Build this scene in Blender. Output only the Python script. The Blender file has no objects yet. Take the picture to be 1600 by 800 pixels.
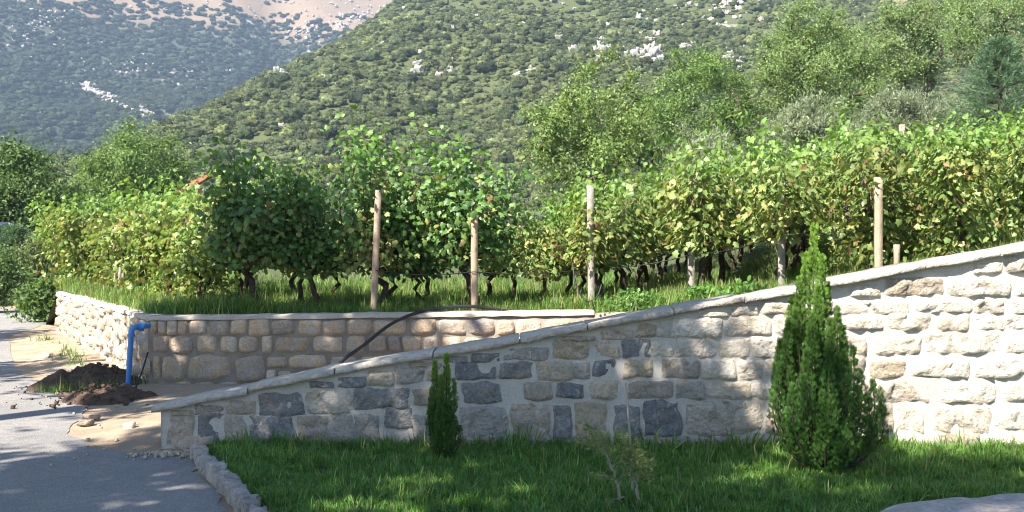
import bpy, math, random
import numpy as np
from mathutils import Vector, noise as mnoise

random.seed(7)
RNG = np.random.default_rng(11)
S = bpy.context.scene
COL = S.collection
rad = math.radians

# ------------------------------------------------------------------ camera, sky, sun, exposure
EYE = 1.6
cam_data = bpy.data.cameras.new('camera'); cam = bpy.data.objects.new('camera', cam_data); COL.objects.link(cam)
cam.location = (0, 0, EYE); cam.rotation_euler = (rad(90), 0, 0)
cam_data.lens = 36; cam_data.sensor_width = 36; cam_data.clip_start = 0.1; cam_data.clip_end = 6000
S.camera = cam
SUN_AZ, SUN_EL = 40.0, 46.0           # degrees left of straight behind the camera, height
sdir = Vector((-math.sin(rad(SUN_AZ))*math.cos(rad(SUN_EL)), -math.cos(rad(SUN_AZ))*math.cos(rad(SUN_EL)), math.sin(rad(SUN_EL))))
w = bpy.data.worlds.new('World'); S.world = w; w.use_nodes = True
nt = w.node_tree; bg = nt.nodes['Background']
sky = nt.nodes.new('ShaderNodeTexSky'); sky.sky_type = 'NISHITA'; sky.sun_disc = False
sky.sun_elevation = rad(SUN_EL); sky.sun_rotation = rad(180 + SUN_AZ); sky.air_density = 1.0; sky.dust_density = 0.3; sky.ozone_density = 2.0
nt.links.new(sky.outputs[0], bg.inputs[0]); bg.inputs[1].default_value = 0.075
sl = bpy.data.lights.new('sun', 'SUN'); sl.energy = 5.0; sl.angle = rad(0.53); sl.color = (1.0, 0.94, 0.84)
so = bpy.data.objects.new('sun', sl); COL.objects.link(so); so.location = (-20, -20, 40)
so.rotation_euler = sdir.to_track_quat('Z', 'Y').to_euler()
S.view_settings.view_transform = 'Standard'; S.view_settings.look = 'None'
S.view_settings.exposure = 1.85; S.view_settings.gamma = 1.0; S.view_settings.use_curve_mapping = False
S.render.engine = 'CYCLES'
S.cycles.max_bounces = 6; S.cycles.diffuse_bounces = 3; S.cycles.glossy_bounces = 2; S.cycles.transmission_bounces = 4
S.cycles.transparent_max_bounces = 4; S.cycles.volume_bounces = 0; S.cycles.use_denoising = True; S.cycles.pixel_filter_type = 'BLACKMAN_HARRIS'; S.cycles.filter_width = 1.05
S.cycles.caustics_reflective = False; S.cycles.caustics_refractive = False

# ------------------------------------------------------------------ helpers
def at(px, py, d):
    """point seen at photo pixel px,py at depth d"""
    return np.array(((px-800)/1600*d, d, EYE+(400-py)/1600*d))

def tag(o, label=None, cat=None, group=None, kind=None):
    if label: o['label'] = label
    if cat: o['category'] = cat
    if group: o['group'] = group
    if kind: o['kind'] = kind
    return o

def mesh_data(name, verts, faces, mat=None, col=None, smooth=False):
    """faces: array (M,k) or a list of such arrays; col: per-vertex rgb"""
    verts = np.asarray(verts, dtype=np.float32).reshape(-1, 3)
    if isinstance(faces, np.ndarray): faces = [faces]
    faces = [np.asarray(f, dtype=np.int32) for f in faces if len(f)]
    me = bpy.data.meshes.new(name)
    me.vertices.add(len(verts)); me.vertices.foreach_set('co', verts.ravel())
    loops = np.concatenate([f.ravel() for f in faces])
    tot = np.concatenate([np.full(len(f), f.shape[1], dtype=np.int32) for f in faces])
    start = np.concatenate(([0], np.cumsum(tot)[:-1])).astype(np.int32)
    me.loops.add(len(loops)); me.loops.foreach_set('vertex_index', loops)
    me.polygons.add(len(tot)); me.polygons.foreach_set('loop_start', start); me.polygons.foreach_set('loop_total', tot)
    if smooth: me.polygons.foreach_set('use_smooth', np.ones(len(tot), dtype=bool))
    if col is not None:
        a = me.color_attributes.new('Col', 'FLOAT_COLOR', 'POINT')
        c = np.ones((len(verts), 4), dtype=np.float32); c[:, :3] = col
        a.data.foreach_set('color', c.ravel())
    if mat: me.materials.append(mat)
    me.update(calc_edges=True); me.validate()
    return me

def obj(name, me, parent=None, loc=None):
    o = bpy.data.objects.new(name, me); COL.objects.link(o)
    if parent is not None: o.parent = parent
    if loc is not None: o.location = loc
    return o

def empty(name, loc, label, cat, group=None, rz=0):
    o = bpy.data.objects.new(name, None); COL.objects.link(o); o.location = loc; o.rotation_euler = (0, 0, rz)
    o.empty_display_size = 0.1
    return tag(o, label, cat, group)

def dup(root, loc, rz=0, scale=1.0, label=None, group=None):
    r = root.copy(); COL.objects.link(r); r.location = loc; r.rotation_euler = (0, 0, rz); r.scale = (scale,)*3
    if label: r['label'] = label
    if group: r['group'] = group
    for ch in list(root.children):
        c = ch.copy(); COL.objects.link(c); c.parent = r
        for g in list(ch.children):
            d = g.copy(); COL.objects.link(d); d.parent = c
    return r

class MB:
    """collects quads/triangles into one mesh"""
    def __init__(s): s.v = []; s.q = []; s.t = []; s.n = 0; s.c = []
    def add(s, v, f, c=None):
        v = np.asarray(v, float); f = np.asarray(f) + s.n
        s.v.append(v); s.n += len(v); (s.q if f.shape[1] == 4 else s.t).append(f)
        if c is not None: s.c.append(np.broadcast_to(np.asarray(c, float), (len(v), 3)))
    def tube(s, pts, rs, k=6, caps=True):
        pts = np.asarray(pts, float); n = len(pts); rs = np.broadcast_to(np.asarray(rs, float), (n,))
        tan = np.gradient(pts, axis=0); V = []
        up = np.array((0.31, 0.17, 0.93)); 
        for i in range(n):
            t = tan[i]/(np.linalg.norm(tan[i])+1e-9)
            if abs(t @ up) > .97: up = np.array((0.9, 0.4, 0.1))
            a = np.cross(t, up); a /= np.linalg.norm(a); b = np.cross(t, a); up = -np.cross(t, a)*0 + b*0 + up
            th = np.arange(k)*2*math.pi/k
            V.append(pts[i] + rs[i]*(np.cos(th)[:, None]*a + np.sin(th)[:, None]*b))
        V = np.concatenate(V); F = []
        for i in range(n-1):
            for j in range(k): F.append((i*k+j, i*k+(j+1) % k, (i+1)*k+(j+1) % k, (i+1)*k+j))
        s.add(V, np.array(F))
        if caps:
            for i, sg in ((0, -1), (n-1, 1)):
                base = V[i*k:(i+1)*k]; c = base.mean(0)
                vv = np.vstack((base, c)); ff = [(j, (j+1) % k, k) for j in range(k)]
                s.add(vv, np.array(ff))
    def box(s, c, h, R=None):
        c = np.asarray(c, float); h = np.asarray(h, float)
        v = np.array([(x, y, z) for z in (-1, 1) for y in (-1, 1) for x in (-1, 1)], float)*h
        if R is not None: v = v @ np.asarray(R).T
        s.add(v+c, np.array(((0, 2, 3, 1), (4, 5, 7, 6), (0, 1, 5, 4), (2, 6, 7, 3), (0, 4, 6, 2), (1, 3, 7, 5))))
    def data(s, name, mat, smooth=False):
        fs = []
        if s.q: fs.append(np.concatenate(s.q))
        if s.t: fs.append(np.concatenate(s.t))
        return mesh_data(name, np.concatenate(s.v), fs, mat, np.concatenate(s.c) if s.c else None, smooth)

def fbm(x, y, z=0.0, o=4, h=1.0):
    return mnoise.fractal(Vector((x, y, z)), h, 2.0, o)

def unit(a): return a/(np.linalg.norm(a, axis=-1, keepdims=True)+1e-9)

def cards(C, T, N, size, tmpl, tfaces, col):
    """place a flat template (u along tip, v across, w out) at centres C, tip dir T, normal N"""
    T = unit(T); B = unit(np.cross(N, T)); N = np.cross(T, B)
    tm = np.asarray(tmpl, float); k = len(tm); n = len(C)
    V = C[:, None, :] + size[:, None, None]*(tm[None, :, 0:1]*T[:, None, :] + tm[None, :, 1:2]*B[:, None, :] + tm[None, :, 2:3]*N[:, None, :])
    F = (np.asarray(tfaces)[None] + (np.arange(n)*k)[:, None, None]).reshape(-1, np.asarray(tfaces).shape[1])
    Cc = np.repeat(col, k, axis=0)
    return V.reshape(-1, 3), F, Cc

# ------------------------------------------------------------------ materials
def newmat(name):
    m = bpy.data.materials.new(name); m.use_nodes = True
    n = m.node_tree; n.nodes.clear()
    out = n.nodes.new('ShaderNodeOutputMaterial')
    return m, n, out

def N(n, t, **kw):
    x = n.nodes.new(t)
    for k, v in kw.items():
        if k.startswith('_'): setattr(x, k[1:], v)
        else: x.inputs[k].default_value = v
    return x

def mixc(n, fac, a, b, mode='MIX'):
    m = n.nodes.new('ShaderNodeMix'); m.data_type = 'RGBA'; m.blend_type = mode
    for sock, val in ((m.inputs[0], fac), (m.inputs[6], a), (m.inputs[7], b)):
        if hasattr(val, 'is_linked') or hasattr(val, 'links'): n.links.new(val, sock)
        elif isinstance(val, (int, float)): sock.default_value = val
        else: sock.default_value = (*val[:3], 1)
    return m.outputs[2]

def ramp(n, src, stops):
    r = n.nodes.new('ShaderNodeValToRGB'); n.links.new(src, r.inputs[0])
    el = r.color_ramp.elements
    while len(el) < len(stops): el.new(0.5)
    for e, (p, c) in zip(el, stops):
        e.position = p; e.color = (*(c if isinstance(c, tuple) else (c, c, c)), 1)
    return r.outputs[0]

def noisetex(n, scale, detail=5, rough=0.6, vec=None, dist=0.0):
    t = N(n, 'ShaderNodeTexNoise', Scale=scale, Detail=detail, Roughness=rough, Distortion=dist)
    if vec is None:
        g = n.nodes.new('ShaderNodeNewGeometry'); vec = g.outputs['Position']
    n.links.new(vec, t.inputs['Vector'])
    return t.outputs['Fac']

def bump(n, h, strength, dist):
    b = N(n, 'ShaderNodeBump', Strength=strength, Distance=dist); n.links.new(h, b.inputs['Height'])
    return b.outputs['Normal']

def leaf_mat(name, trans=0.32, rough=0.5, hue_noise=0.25, spec=0.35):
    m, n, out = newmat(name)
    a = N(n, 'ShaderNodeAttribute'); a.attribute_name = 'Col'
    oi = n.nodes.new('ShaderNodeObjectInfo')
    v = N(n, 'ShaderNodeMapRange', **{'To Min': 1-hue_noise*.6, 'To Max': 1+hue_noise*.6}); n.links.new(oi.outputs['Random'], v.inputs['Value'])
    hs = N(n, 'ShaderNodeHueSaturation'); n.links.new(v.outputs[0], hs.inputs['Value']); n.links.new(a.outputs['Color'], hs.inputs['Color'])
    p = N(n, 'ShaderNodeBsdfPrincipled', Roughness=rough); p.inputs['Specular IOR Level'].default_value = spec
    n.links.new(hs.outputs[0], p.inputs['Base Color'])
    t = n.nodes.new('ShaderNodeBsdfTranslucent')
    yl = mixc(n, 0.55, hs.outputs[0], (1.0, 0.95, 0.35), 'MULTIPLY')
    br = mixc(n, 1.0, yl, (1.35, 1.35, 1.1), 'MULTIPLY')
    n.links.new(br, t.inputs['Color'])
    mx = N(n, 'ShaderNodeMixShader', Fac=trans); n.links.new(p.outputs[0], mx.inputs[1]); n.links.new(t.outputs[0], mx.inputs[2])
    n.links.new(mx.outputs[0], out.inputs[0])
    return m

def stone_mat(name, bscale=1.0, bstr=0.9, warm=(1.0, .86, .68), pit=0.5, smear=None):
    """colour per stone comes from the object colour, with mottling, lichen and pits"""
    m, n, out = newmat(name)
    oi = n.nodes.new('ShaderNodeObjectInfo')
    g = n.nodes.new('ShaderNodeNewGeometry')
    add = N(n, 'ShaderNodeVectorMath', _operation='ADD'); n.links.new(g.outputs['Position'], add.inputs[0])
    sc = N(n, 'ShaderNodeVectorMath', _operation='SCALE'); sc.inputs['Scale'].default_value = 17.0
    cb = n.nodes.new('ShaderNodeCombineXYZ')
    for i in range(3): n.links.new(oi.outputs['Random'], cb.inputs[i])
    n.links.new(cb.outputs[0], sc.inputs[0]); n.links.new(sc.outputs[0], add.inputs[1]); vec = add.outputs[0]
    n1 = noisetex(n, 7*bscale, 5, .65, vec); n2 = noisetex(n, 32*bscale, 5, .7, vec); n3 = noisetex(n, 3.2*bscale, 3, .5, vec, 0.6)
    c1 = mixc(n, ramp(n, n1, [(.38, 0.0), (.64, 1.0)]), oi.outputs['Color'], mixc(n, 1.0, oi.outputs['Color'], (1.25*warm[0], 1.2*warm[1], 1.15*warm[2]), 'MULTIPLY'))
    c2 = mixc(n, ramp(n, n2, [(.42, 0.45), (.58, 0.0)]), c1, mixc(n, 1.0, c1, (.55, .53, .5), 'MULTIPLY'))
    c3 = mixc(n, ramp(n, n3, [(.64, 0.0), (.76, .4)]), c2, (.46, .29, .17))
    nd = noisetex(n, 14*bscale, 6, .75, vec); c3 = mixc(n, ramp(n, nd, [(.56, 0.0), (.66, pit)]), c3, mixc(n, 1.0, c3, (.42, .41, .42), 'MULTIPLY'))
    nl = noisetex(n, 19*bscale, 6, .75, vec, .5); c3 = mixc(n, ramp(n, nl, [(.54, 0.0), (.66, .55)]), c3, mixc(n, .7, c3, (.62, .59, .54)))
    if smear:
        ea = N(n, 'ShaderNodeAttribute'); ea.attribute_name = 'Col'
        ad = N(n, 'ShaderNodeMath', _operation='MULTIPLY_ADD'); n.links.new(noisetex(n, 16, 5, .7, vec), ad.inputs[0]); ad.inputs[1].default_value = .9; n.links.new(ea.outputs['Fac'], ad.inputs[2])
        c3 = mixc(n, ramp(n, ad.outputs[0], [(.92, 0.0), (1.08, .95)]), c3, smear)
    p = N(n, 'ShaderNodeBsdfPrincipled', Roughness=.88); p.inputs['Specular IOR Level'].default_value = .25
    n.links.new(c3, p.inputs['Base Color'])
    h = N(n, 'ShaderNodeMath', _operation='MULTIPLY_ADD'); n.links.new(n1, h.inputs[0]); h.inputs[1].default_value = 1.6; n.links.new(n2, h.inputs[2])
    n.links.new(bump(n, h.outputs[0], bstr, .03), p.inputs['Normal'])
    n.links.new(p.outputs[0], out.inputs[0])
    return m

def rough_mat(name, c1, c2, scale, bscale, bstr=.6, bdist=.02, rough=.9, c3=None, s3=2.0, lo=.4, hi=.62, p3=(.55, .68), speck=None):
    m, n, out = newmat(name)
    a = noisetex(n, scale, 6, .62); b = noisetex(n, bscale, 6, .68)
    c = mixc(n, ramp(n, a, [(lo, 0.0), (hi, 1.0)]), c1, c2)
    if c3 is not None:
        c = mixc(n, ramp(n, noisetex(n, s3, 5, .6, None, .4), [(p3[0], 0.0), (p3[1], 1.0)]), c, c3)
    c = mixc(n, ramp(n, b, [(.35, .5), (.6, 0.0)]), c, mixc(n, 1.0, c, (.6, .58, .56), 'MULTIPLY'))
    if speck:
        vo = N(n, 'ShaderNodeTexVoronoi', Scale=speck[0]); g = n.nodes.new('ShaderNodeNewGeometry'); n.links.new(g.outputs['Position'], vo.inputs['Vector'])
        c = mixc(n, ramp(n, vo.outputs['Distance'], [(speck[1], 1.0), (speck[1]+.12, 0.0)]), c, speck[2])
    p = N(n, 'ShaderNodeBsdfPrincipled', Roughness=rough); p.inputs['Specular IOR Level'].default_value = .25
    n.links.new(c, p.inputs['Base Color']); n.links.new(bump(n, b, bstr, bdist), p.inputs['Normal'])
    n.links.new(p.outputs[0], out.inputs[0])
    return m

def plain_mat(name, c, rough=.5, spec=.4, var=.12, scale=20, bstr=.15):
    m, n, out = newmat(name)
    a = noisetex(n, scale, 5, .6)
    cc = mixc(n, a, tuple(x*(1-var*2) for x in c), tuple(min(1, x*(1+var*2)) for x in c))
    p = N(n, 'ShaderNodeBsdfPrincipled', Roughness=rough); p.inputs['Specular IOR Level'].default_value = spec
    n.links.new(cc, p.inputs['Base Color']); n.links.new(bump(n, a, bstr, .01), p.inputs['Normal'])
    n.links.new(p.outputs[0], out.inputs[0])
    return m

M_leaf = leaf_mat('vine_leaf', .38, .42, .3, .4)
M_tree = leaf_mat('tree_leaf', .38, .55, .15)
M_grass = leaf_mat('grass_blade', .35, .5, .5, .3)
M_thuja = leaf_mat('thuja_scale_leaf', .15, .6, .1, .2)
M_shrub = leaf_mat('shrub_leaf', .1, .8, .9, .1)
M_bark = rough_mat('bark', (.10, .075, .055), (.055, .04, .03), 14, 60, .9, .02)
M_vinebark = rough_mat('vine_bark', (.085, .058, .042), (.04, .028, .022), 24, 90, .9, .015)
M_post = rough_mat('post_wood', (.42, .305, .215), (.29, .22, .165), 9, 60, .7, .01)
M_postgrey = rough_mat('post_weathered', (.34, .29, .25), (.22, .19, .17), 9, 60, .6, .008)
M_stone_front = stone_mat('wall_stone', 1.0, 1.0, (1.0, .95, .87), .75, (.47, .435, .385))
M_stone_back = stone_mat('terrace_stone', 1.1, .75)
M_mortar = rough_mat('mortar', (.485, .45, .40), (.42, .39, .345), 5, 70, .55, .012, c3=(.36, .34, .32), s3=1.6)
M_mortar_back = rough_mat('terrace_mortar', (.27, .235, .19), (.20, .17, .14), 6, 60, .7, .015)
M_cap = stone_mat('coping_stone', .8, .9, (1, .95, .88), .7)
M_capmortar = rough_mat('cap_mortar', (.47, .42, .35), (.38, .34, .29), 6, 50, .7, .015)
def asphalt_mat():
    m, n, out = newmat('asphalt')
    c = mixc(n, ramp(n, noisetex(n, .8, 6, .65), [(.35, 0.0), (.65, 1.0)]), (.33, .305, .285), (.25, .234, .222))
    c = mixc(n, ramp(n, noisetex(n, 75, 4, .75), [(.36, .85), (.54, 0.0)]), c, (.09, .087, .085))
    c = mixc(n, ramp(n, noisetex(n, 11, 6, .75), [(.42, .45), (.58, 0.0)]), c, (.15, .145, .14))
    c = mixc(n, ramp(n, noisetex(n, 55, 4, .75), [(.56, 0.0), (.66, .8)]), c, (.42, .40, .37))
    c = mixc(n, ramp(n, noisetex(n, 2.2, 6, .7, None, 1.2), [(.60, 0.0), (.68, .5)]), c, (.34, .285, .215))
    p = N(n, 'ShaderNodeBsdfPrincipled', Roughness=.85); p.inputs['Specular IOR Level'].default_value = .3
    n.links.new(c, p.inputs['Base Color']); n.links.new(bump(n, noisetex(n, 60, 5, .75), .9, .02), p.inputs['Normal']); n.links.new(p.outputs[0], out.inputs[0])
    return m
M_asphalt = asphalt_mat()
M_sand = rough_mat('sandy_soil', (.37, .285, .20), (.30, .215, .145), 2.0, 70, .8, .02, c3=(.45, .38, .29), s3=.9, speck=(22, .06, (.5, .45, .38)))
M_soil = rough_mat('dug_earth', (.165, .108, .074), (.10, .064, .045), 14, 50, 1.0, .06, c3=(.21, .145, .095), s3=7.0)
M_lawnsoil = rough_mat('lawn_soil', (.035, .06, .018), (.05, .055, .025), 6, 50, .8, .03)
M_terrsoil = rough_mat('vineyard_soil', (.055, .085, .025), (.085, .085, .04), 3, 30, .8, .04)
M_ground = rough_mat('valley_ground', (.07, .09, .035), (.1, .095, .05), .3, 4, .6, .1)
M_bluepipe = plain_mat('blue_pvc', (.018, .15, .42), .35, .5, .06, 12, .05)
M_black = plain_mat('black_rubber', (.013, .013, .015), .5, .4, .1, 30, .1)
M_boulder = stone_mat('boulder_stone', .55, .6, (1, .92, .86))

# ------------------------------------------------------------------ terrain functions
def softplus(x, k=1.0): return np.log1p(np.exp(-np.abs(x)/k))*k + np.maximum(x, 0)
def G(x, y):
    """vineyard ground: flat to the left, climbing to the right and gently behind"""
    x = np.asarray(x, float); y = np.asarray(y, float)
    return .86 + .235*softplus(x-1.6, .5) - .10*softplus(x-15, 3.) + .012*np.maximum(y-14, 0)
WX, WY = -4.42, 12.45                      # corner of the terrace wall
def yfront(x):
    x = np.asarray(x, float)
    a = np.where(x < WX, WY + (WX-x)/.57, WY)
    b = np.where(x > 1.0, WY - (x-1.0)*(WY-8.76)/2.6, a)
    return np.maximum(np.where(x > 1.0, b, a), np.where(x > 3.6, 8.76, 0))

P1 = np.array((-73., 194.)); P2 = np.array((-33., 333.)); RD = (P2-P1)/np.linalg.norm(P2-P1)
def nz(x, y, s, seed=0.):
    return np.array([mnoise.fractal(Vector((a*s, b*s, seed)), 1.0, 2.0, 4) for a, b in zip(np.ravel(x), np.ravel(y))]).reshape(np.shape(x))
def H_hill(x, y):
    x = np.asarray(x, float); y = np.asarray(y, float)
    left = -((x-P1[0])*RD[1] - (y-P1[1])*RD[0])          # >0 left of the ridge
    z = .45*softplus(y-150, 12.) + 7*nz(x, y, .012, 3.) + 2.0*nz(x, y, .05, 9.)
    ft = np.clip((y-78)/80., 0, 1); ft = ft*ft*(3-2*ft)
    return (z - .85*softplus(left, 14.) + .85*12)*ft - .4*(1-ft)
def H_far(x, y):
    x = np.asarray(x, float); y = np.asarray(y, float)
    z = .56*softplus(y-480, 30.) - .22*(x+220) + 26*nz(x, y, .0045, 21.) + 6*nz(x, y, .02, 5.)
    gully = np.exp(-((x+.235*y-6)/26.)**2)
    return z - 24*gully

def grid_mesh(xs, ys, zf):
    X, Y = np.meshgrid(xs, ys); Z = zf(X, Y); nx, ny = len(xs), len(ys)
    V = np.stack((X, Y, Z), -1).reshape(-1, 3)
    i = np.arange(nx-1)[None, :] + np.arange(ny-1)[:, None]*nx
    F = np.stack((i, i+1, i+1+nx, i+nx), -1).reshape(-1, 4)
    return V, F

# ------------------------------------------------------------------ large setting
V, F = grid_mesh(np.linspace(-1400, 1200, 40), np.linspace(-60, 1700, 40), lambda x, y: np.full_like(x, -.08))
tag(obj('ground', mesh_data('ground', V, F, M_ground)), kind='structure')

# hillside and mountain: dry grass, red soil and pale rock under the scrub
def hill_mat(name, grass, soil, rock, ss, sr, soil_lo, rock_lo, zsoil=None):
    m, n, out = newmat(name)
    c = mixc(n, noisetex(n, ss*3, 5, .6), grass, tuple(x*.75 for x in grass))
    fac = ramp(n, noisetex(n, ss, 4, .6), [(soil_lo, 0.0), (soil_lo+.12, 1.0)])
    if zsoil:
        g = n.nodes.new('ShaderNodeNewGeometry'); sp = n.nodes.new('ShaderNodeSeparateXYZ'); n.links.new(g.outputs['Position'], sp.inputs[0])
        mr = N(n, 'ShaderNodeMapRange', **{'From Min': zsoil[0], 'From Max': zsoil[1]}); n.links.new(sp.outputs[2], mr.inputs[0])
        ad = N(n, 'ShaderNodeMath', _operation='MULTIPLY_ADD', _use_clamp=True); n.links.new(noisetex(n, ss, 4, .6), ad.inputs[0]); ad.inputs[1].default_value = .9
        n.links.new(mr.outputs[0], ad.inputs[2])
        fac = ramp(n, ad.outputs[0], [(.5, 0.0), (.85, 1.0)])
    c = mixc(n, fac, c, soil)
    c = mixc(n, ramp(n, noisetex(n, sr, 6, .7), [(rock_lo, 0.0), (rock_lo+.06, 1.0)]), c, rock)
    p = N(n, 'ShaderNodeBsdfPrincipled', Roughness=.95); p.inputs['Specular IOR Level'].default_value = .1
    n.links.new(c, p.inputs['Base Color']); n.links.new(bump(n, noisetex(n, sr*4, 5, .7), .8, 1.2), p.inputs['Normal'])
    n.links.new(p.outputs[0], out.inputs[0])
    return m
M_hill = hill_mat('hillside_ground', (.085, .10, .042), (.27, .20, .14), (.36, .34, .31), .02, .06, .6, .62)
M_far = hill_mat('mountain_ground', (.06, .068, .05), (.185, .135, .095), (.26, .275, .26), .008, .035, .55, .6, (168., 228.))
V, F = grid_mesh(np.linspace(-190, 330, 131), np.linspace(70, 520, 115), H_hill)
tag(obj('hillside', mesh_data('hillside', V, F, M_hill, None, True)), kind='structure')
V, F = grid_mesh(np.linspace(-760, 420, 119), np.linspace(430, 1060, 74), H_far)
tag(obj('mountain', mesh_data('mountain', V, F, M_far, None, True)), kind='structure')

# vineyard terrace ground
xs = np.concatenate((np.linspace(-60, -12, 17), np.linspace(-11, 12, 70), np.linspace(13, 75, 22)))
tt = np.linspace(0, 1, 46)**2.4
yf = yfront(xs) + .12
X = np.repeat(xs[None], len(tt), 0); Y = yf[None] + (165-yf[None])*tt[:, None]
Z = G(X, Y) + .04*nz(X, Y, .8, 1.) - .05
ff = np.clip((-9.5-X)/1.6, 0, 1); Z = Z*(1-ff) - .13*ff
nx = len(xs); i = np.arange(nx-1)[None] + np.arange(len(tt)-1)[:, None]*nx
tag(obj('vineyard_terrace', mesh_data('vineyard_terrace', np.stack((X, Y, Z), -1).reshape(-1, 3), np.stack((i, i+1, i+1+nx, i+nx), -1).reshape(-1, 4), M_terrsoil, None, True)), kind='structure')

# road, sandy verge, lawn bed
kerb = np.array([(-2.52, 8.2), (-2.3, 7.7), (-2.08, 7.25), (-1.85, 6.8), (-1.66, 6.4), (-1.4, 5.8), (-1.15, 5.1), (-.98, 4.4), (-.9, 3.4)])
road_r = [(3.2, -14), (.6, -4.), (-.75, 2.), (-1.0, 4.4), (-1.72, 6.3), (-2.2, 7.3), (-2.55, 8.15), (-3.0, 8.3), (-3.55, 8.55), (-3.95, 9.1), (-4.2, 9.9), (-4.5, 10.8), (-5.95, 12.8), (-7.75, 15.8), (-9.95, 20.2), (-11.3, 25.5), (-13.6, 29.5), (-17, 33), (-23, 36), (-40, 40)]
road_l = [(-2.2, -14), (-4.0, -4.), (-5.9, 2.), (-6.1, 4.2), (-6.4, 6.), (-6.8, 7.2), (-7.1, 8.), (-7.5, 8.8), (-7.9, 9.6), (-8.2, 10.3), (-8.5, 10.9), (-9.0, 11.9), (-10., 14), (-11.6, 17.2), (-13.7, 21.4), (-15.4, 25.), (-17.4, 28.), (-20, 30.4), (-25, 32.4), (-41, 36)]
def strip(A, B, k, z, jit=0.0):
    A = np.array(A, float); B = np.array(B, float)
    def res(P, m=6):
        o = []
        for a, b in zip(P[:-1], P[1:]):
            for q in range(m): o.append(a+(b-a)*q/m)
        o.append(P[-1]); return np.array(o)
    A = res(A); B = res(B)
    for i in range(len(A)): A[i, 0] += jit*fbm(A[i, 1]*2.3, 3.3, 1.0); 
    t = np.linspace(0, 1, k)[:, None, None]; P = A[None]*(1-t)+B[None]*t
    Zc = np.full(P.shape[:2]+(1,), z)
    V = np.concatenate((P, Zc), -1); n_ = V.shape[1]
    i = np.arange(n_-1)[None] + np.arange(k-1)[:, None]*n_
    return V, np.stack((i, i+n_, i+1+n_, i+1), -1).reshape(-1, 4)
V, F = strip(road_r, road_l, 6, 0.0, .12)
tag(obj('road', mesh_data('road', V.reshape(-1, 3), F, M_asphalt)), kind='structure')
V, F = grid_mesh(np.linspace(-26, 2.2, 142), np.linspace(4, 34, 150), lambda x, y: -.02 + .03*nz(x, y, .9, 2.))
# keep the verge under the road, let it lift a little away from it
rr = np.array(road_r); xe = np.interp(V[:, 1], rr[:, 1], rr[:, 0]); ll = np.array(road_l); xl = np.interp(V[:, 1], ll[:, 1], ll[:, 0])
off = np.maximum(V[:, 0]-xe, xl-V[:, 0]); V[:, 2] = np.where(off < 0.25, -.012, np.minimum(-.012+(off-.25)*.1, .05)+np.maximum(V[:, 2]+.02, -.05)*1.0)
V[:, 2] = np.where(off < .2, -.006, V[:, 2]); V[:, 2] = np.where(off < -.5, -.03, V[:, 2])
kx = np.interp(V[:, 1], kerb[::-1, 1], kerb[::-1, 0]); V[:, 2] = np.where((V[:, 0] > kx+.3) & (V[:, 1] < 8.9), -.07, V[:, 2])
tag(obj('roadside_verge', mesh_data('roadside_verge', V, F, M_sand, None, True)), kind='structure')
ys = np.linspace(2.0, 8.52, 40); xl_ = np.interp(ys, kerb[::-1, 1], kerb[::-1, 0])+.04
xl_ = np.where(ys > 8.2, -2.52, xl_)
tx = np.linspace(0, 1, 60)
X = xl_[:, None] + (9.0-xl_[:, None])*tx[None]; Y = np.repeat(ys[:, None], 60, 1)
def lawn_z(x, y): return .03 + .03*nz(x, y, .9, 4.)
Z = lawn_z(X, Y); i = np.arange(59)[None]+np.arange(39)[:, None]*60
tag(obj('lawn_bed', mesh_data('lawn_bed', np.stack((X, Y, Z), -1).reshape(-1, 3), np.stack((i, i+1, i+61, i+60), -1).reshape(-1, 4), M_lawnsoil, None, True)), kind='structure')

# ------------------------------------------------------------------ stones
def stone_mesh(name, w_, h_, prot, k, rough, mat, seed, nu=9, nv=7, edge=.035, freq=9., shear=0.0, rock=False):
    """rough faced stone: face in local x-z, bulging towards -y, its edge sunk behind y=0"""
    u = np.linspace(-1, 1, nu); v = np.linspace(-1, 1, nv); U, Vv = np.meshgrid(u, v)
    X = U*np.sqrt(1-k*Vv**2)*w_/2; Z = Vv*np.sqrt(1-k*U**2)*h_/2
    out = np.zeros_like(X)
    for a in range(nv):
        for b in range(nu):
            q = Vector((X[a, b]*freq+seed*3.7, Z[a, b]*freq+seed*1.3, seed))
            f = (1-abs(U[a, b])**5)*(1-abs(Vv[a, b])**5)
            nn = mnoise.fractal(q, .9, 2.0, 3)
            rim = (abs(U[a, b]) > .99) or (abs(Vv[a, b]) > .99)
            if rock:
                f = (1-abs(U[a, b])**7)*(1-abs(Vv[a, b])**7)
                nn = abs(mnoise.noise(q*.55))*1.8-.45+.8*mnoise.fractal(q*1.3, .6, 2.2, 5)
                vd, vp = mnoise.voronoi(q*.7); gv_ = mnoise.noise_vector(vp[0]*3.1+Vector((5.5, 1.1, 2.2))); nn = .45*nn+1.5*gv_.dot(q*.7-vp[0])+.25*gv_.x
                out[a, b] = -edge if rim else prot*f*1.15 + rough*nn*(.25+.75*f) - .004
                e = .13*min(w_, h_)
            else:
                out[a, b] = -edge if rim else prot*(.45+.55*f) + rough*nn
                e = .10*min(w_, h_)
            X[a, b] += e*mnoise.noise(Vector((X[a, b]*6+seed*5, Z[a, b]*6, 2.2)))
            Z[a, b] += e*mnoise.noise(Vector((X[a, b]*6, Z[a, b]*6+seed*5, 7.7)))
    X += shear*Z
    Vt = np.stack((X, -out, Z), -1).reshape(-1, 3)
    i = np.arange(nu-1)[None]+np.arange(nv-1)[:, None]*nu
    F = np.stack((i, i+1, i+1+nu, i+nu), -1).reshape(-1, 4)
    ed = np.maximum(np.abs(U), np.abs(Vv))**6; ed = np.repeat(ed.reshape(-1, 1), 3, 1)
    return mesh_data(name, Vt, F, mat, ed, False)

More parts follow.
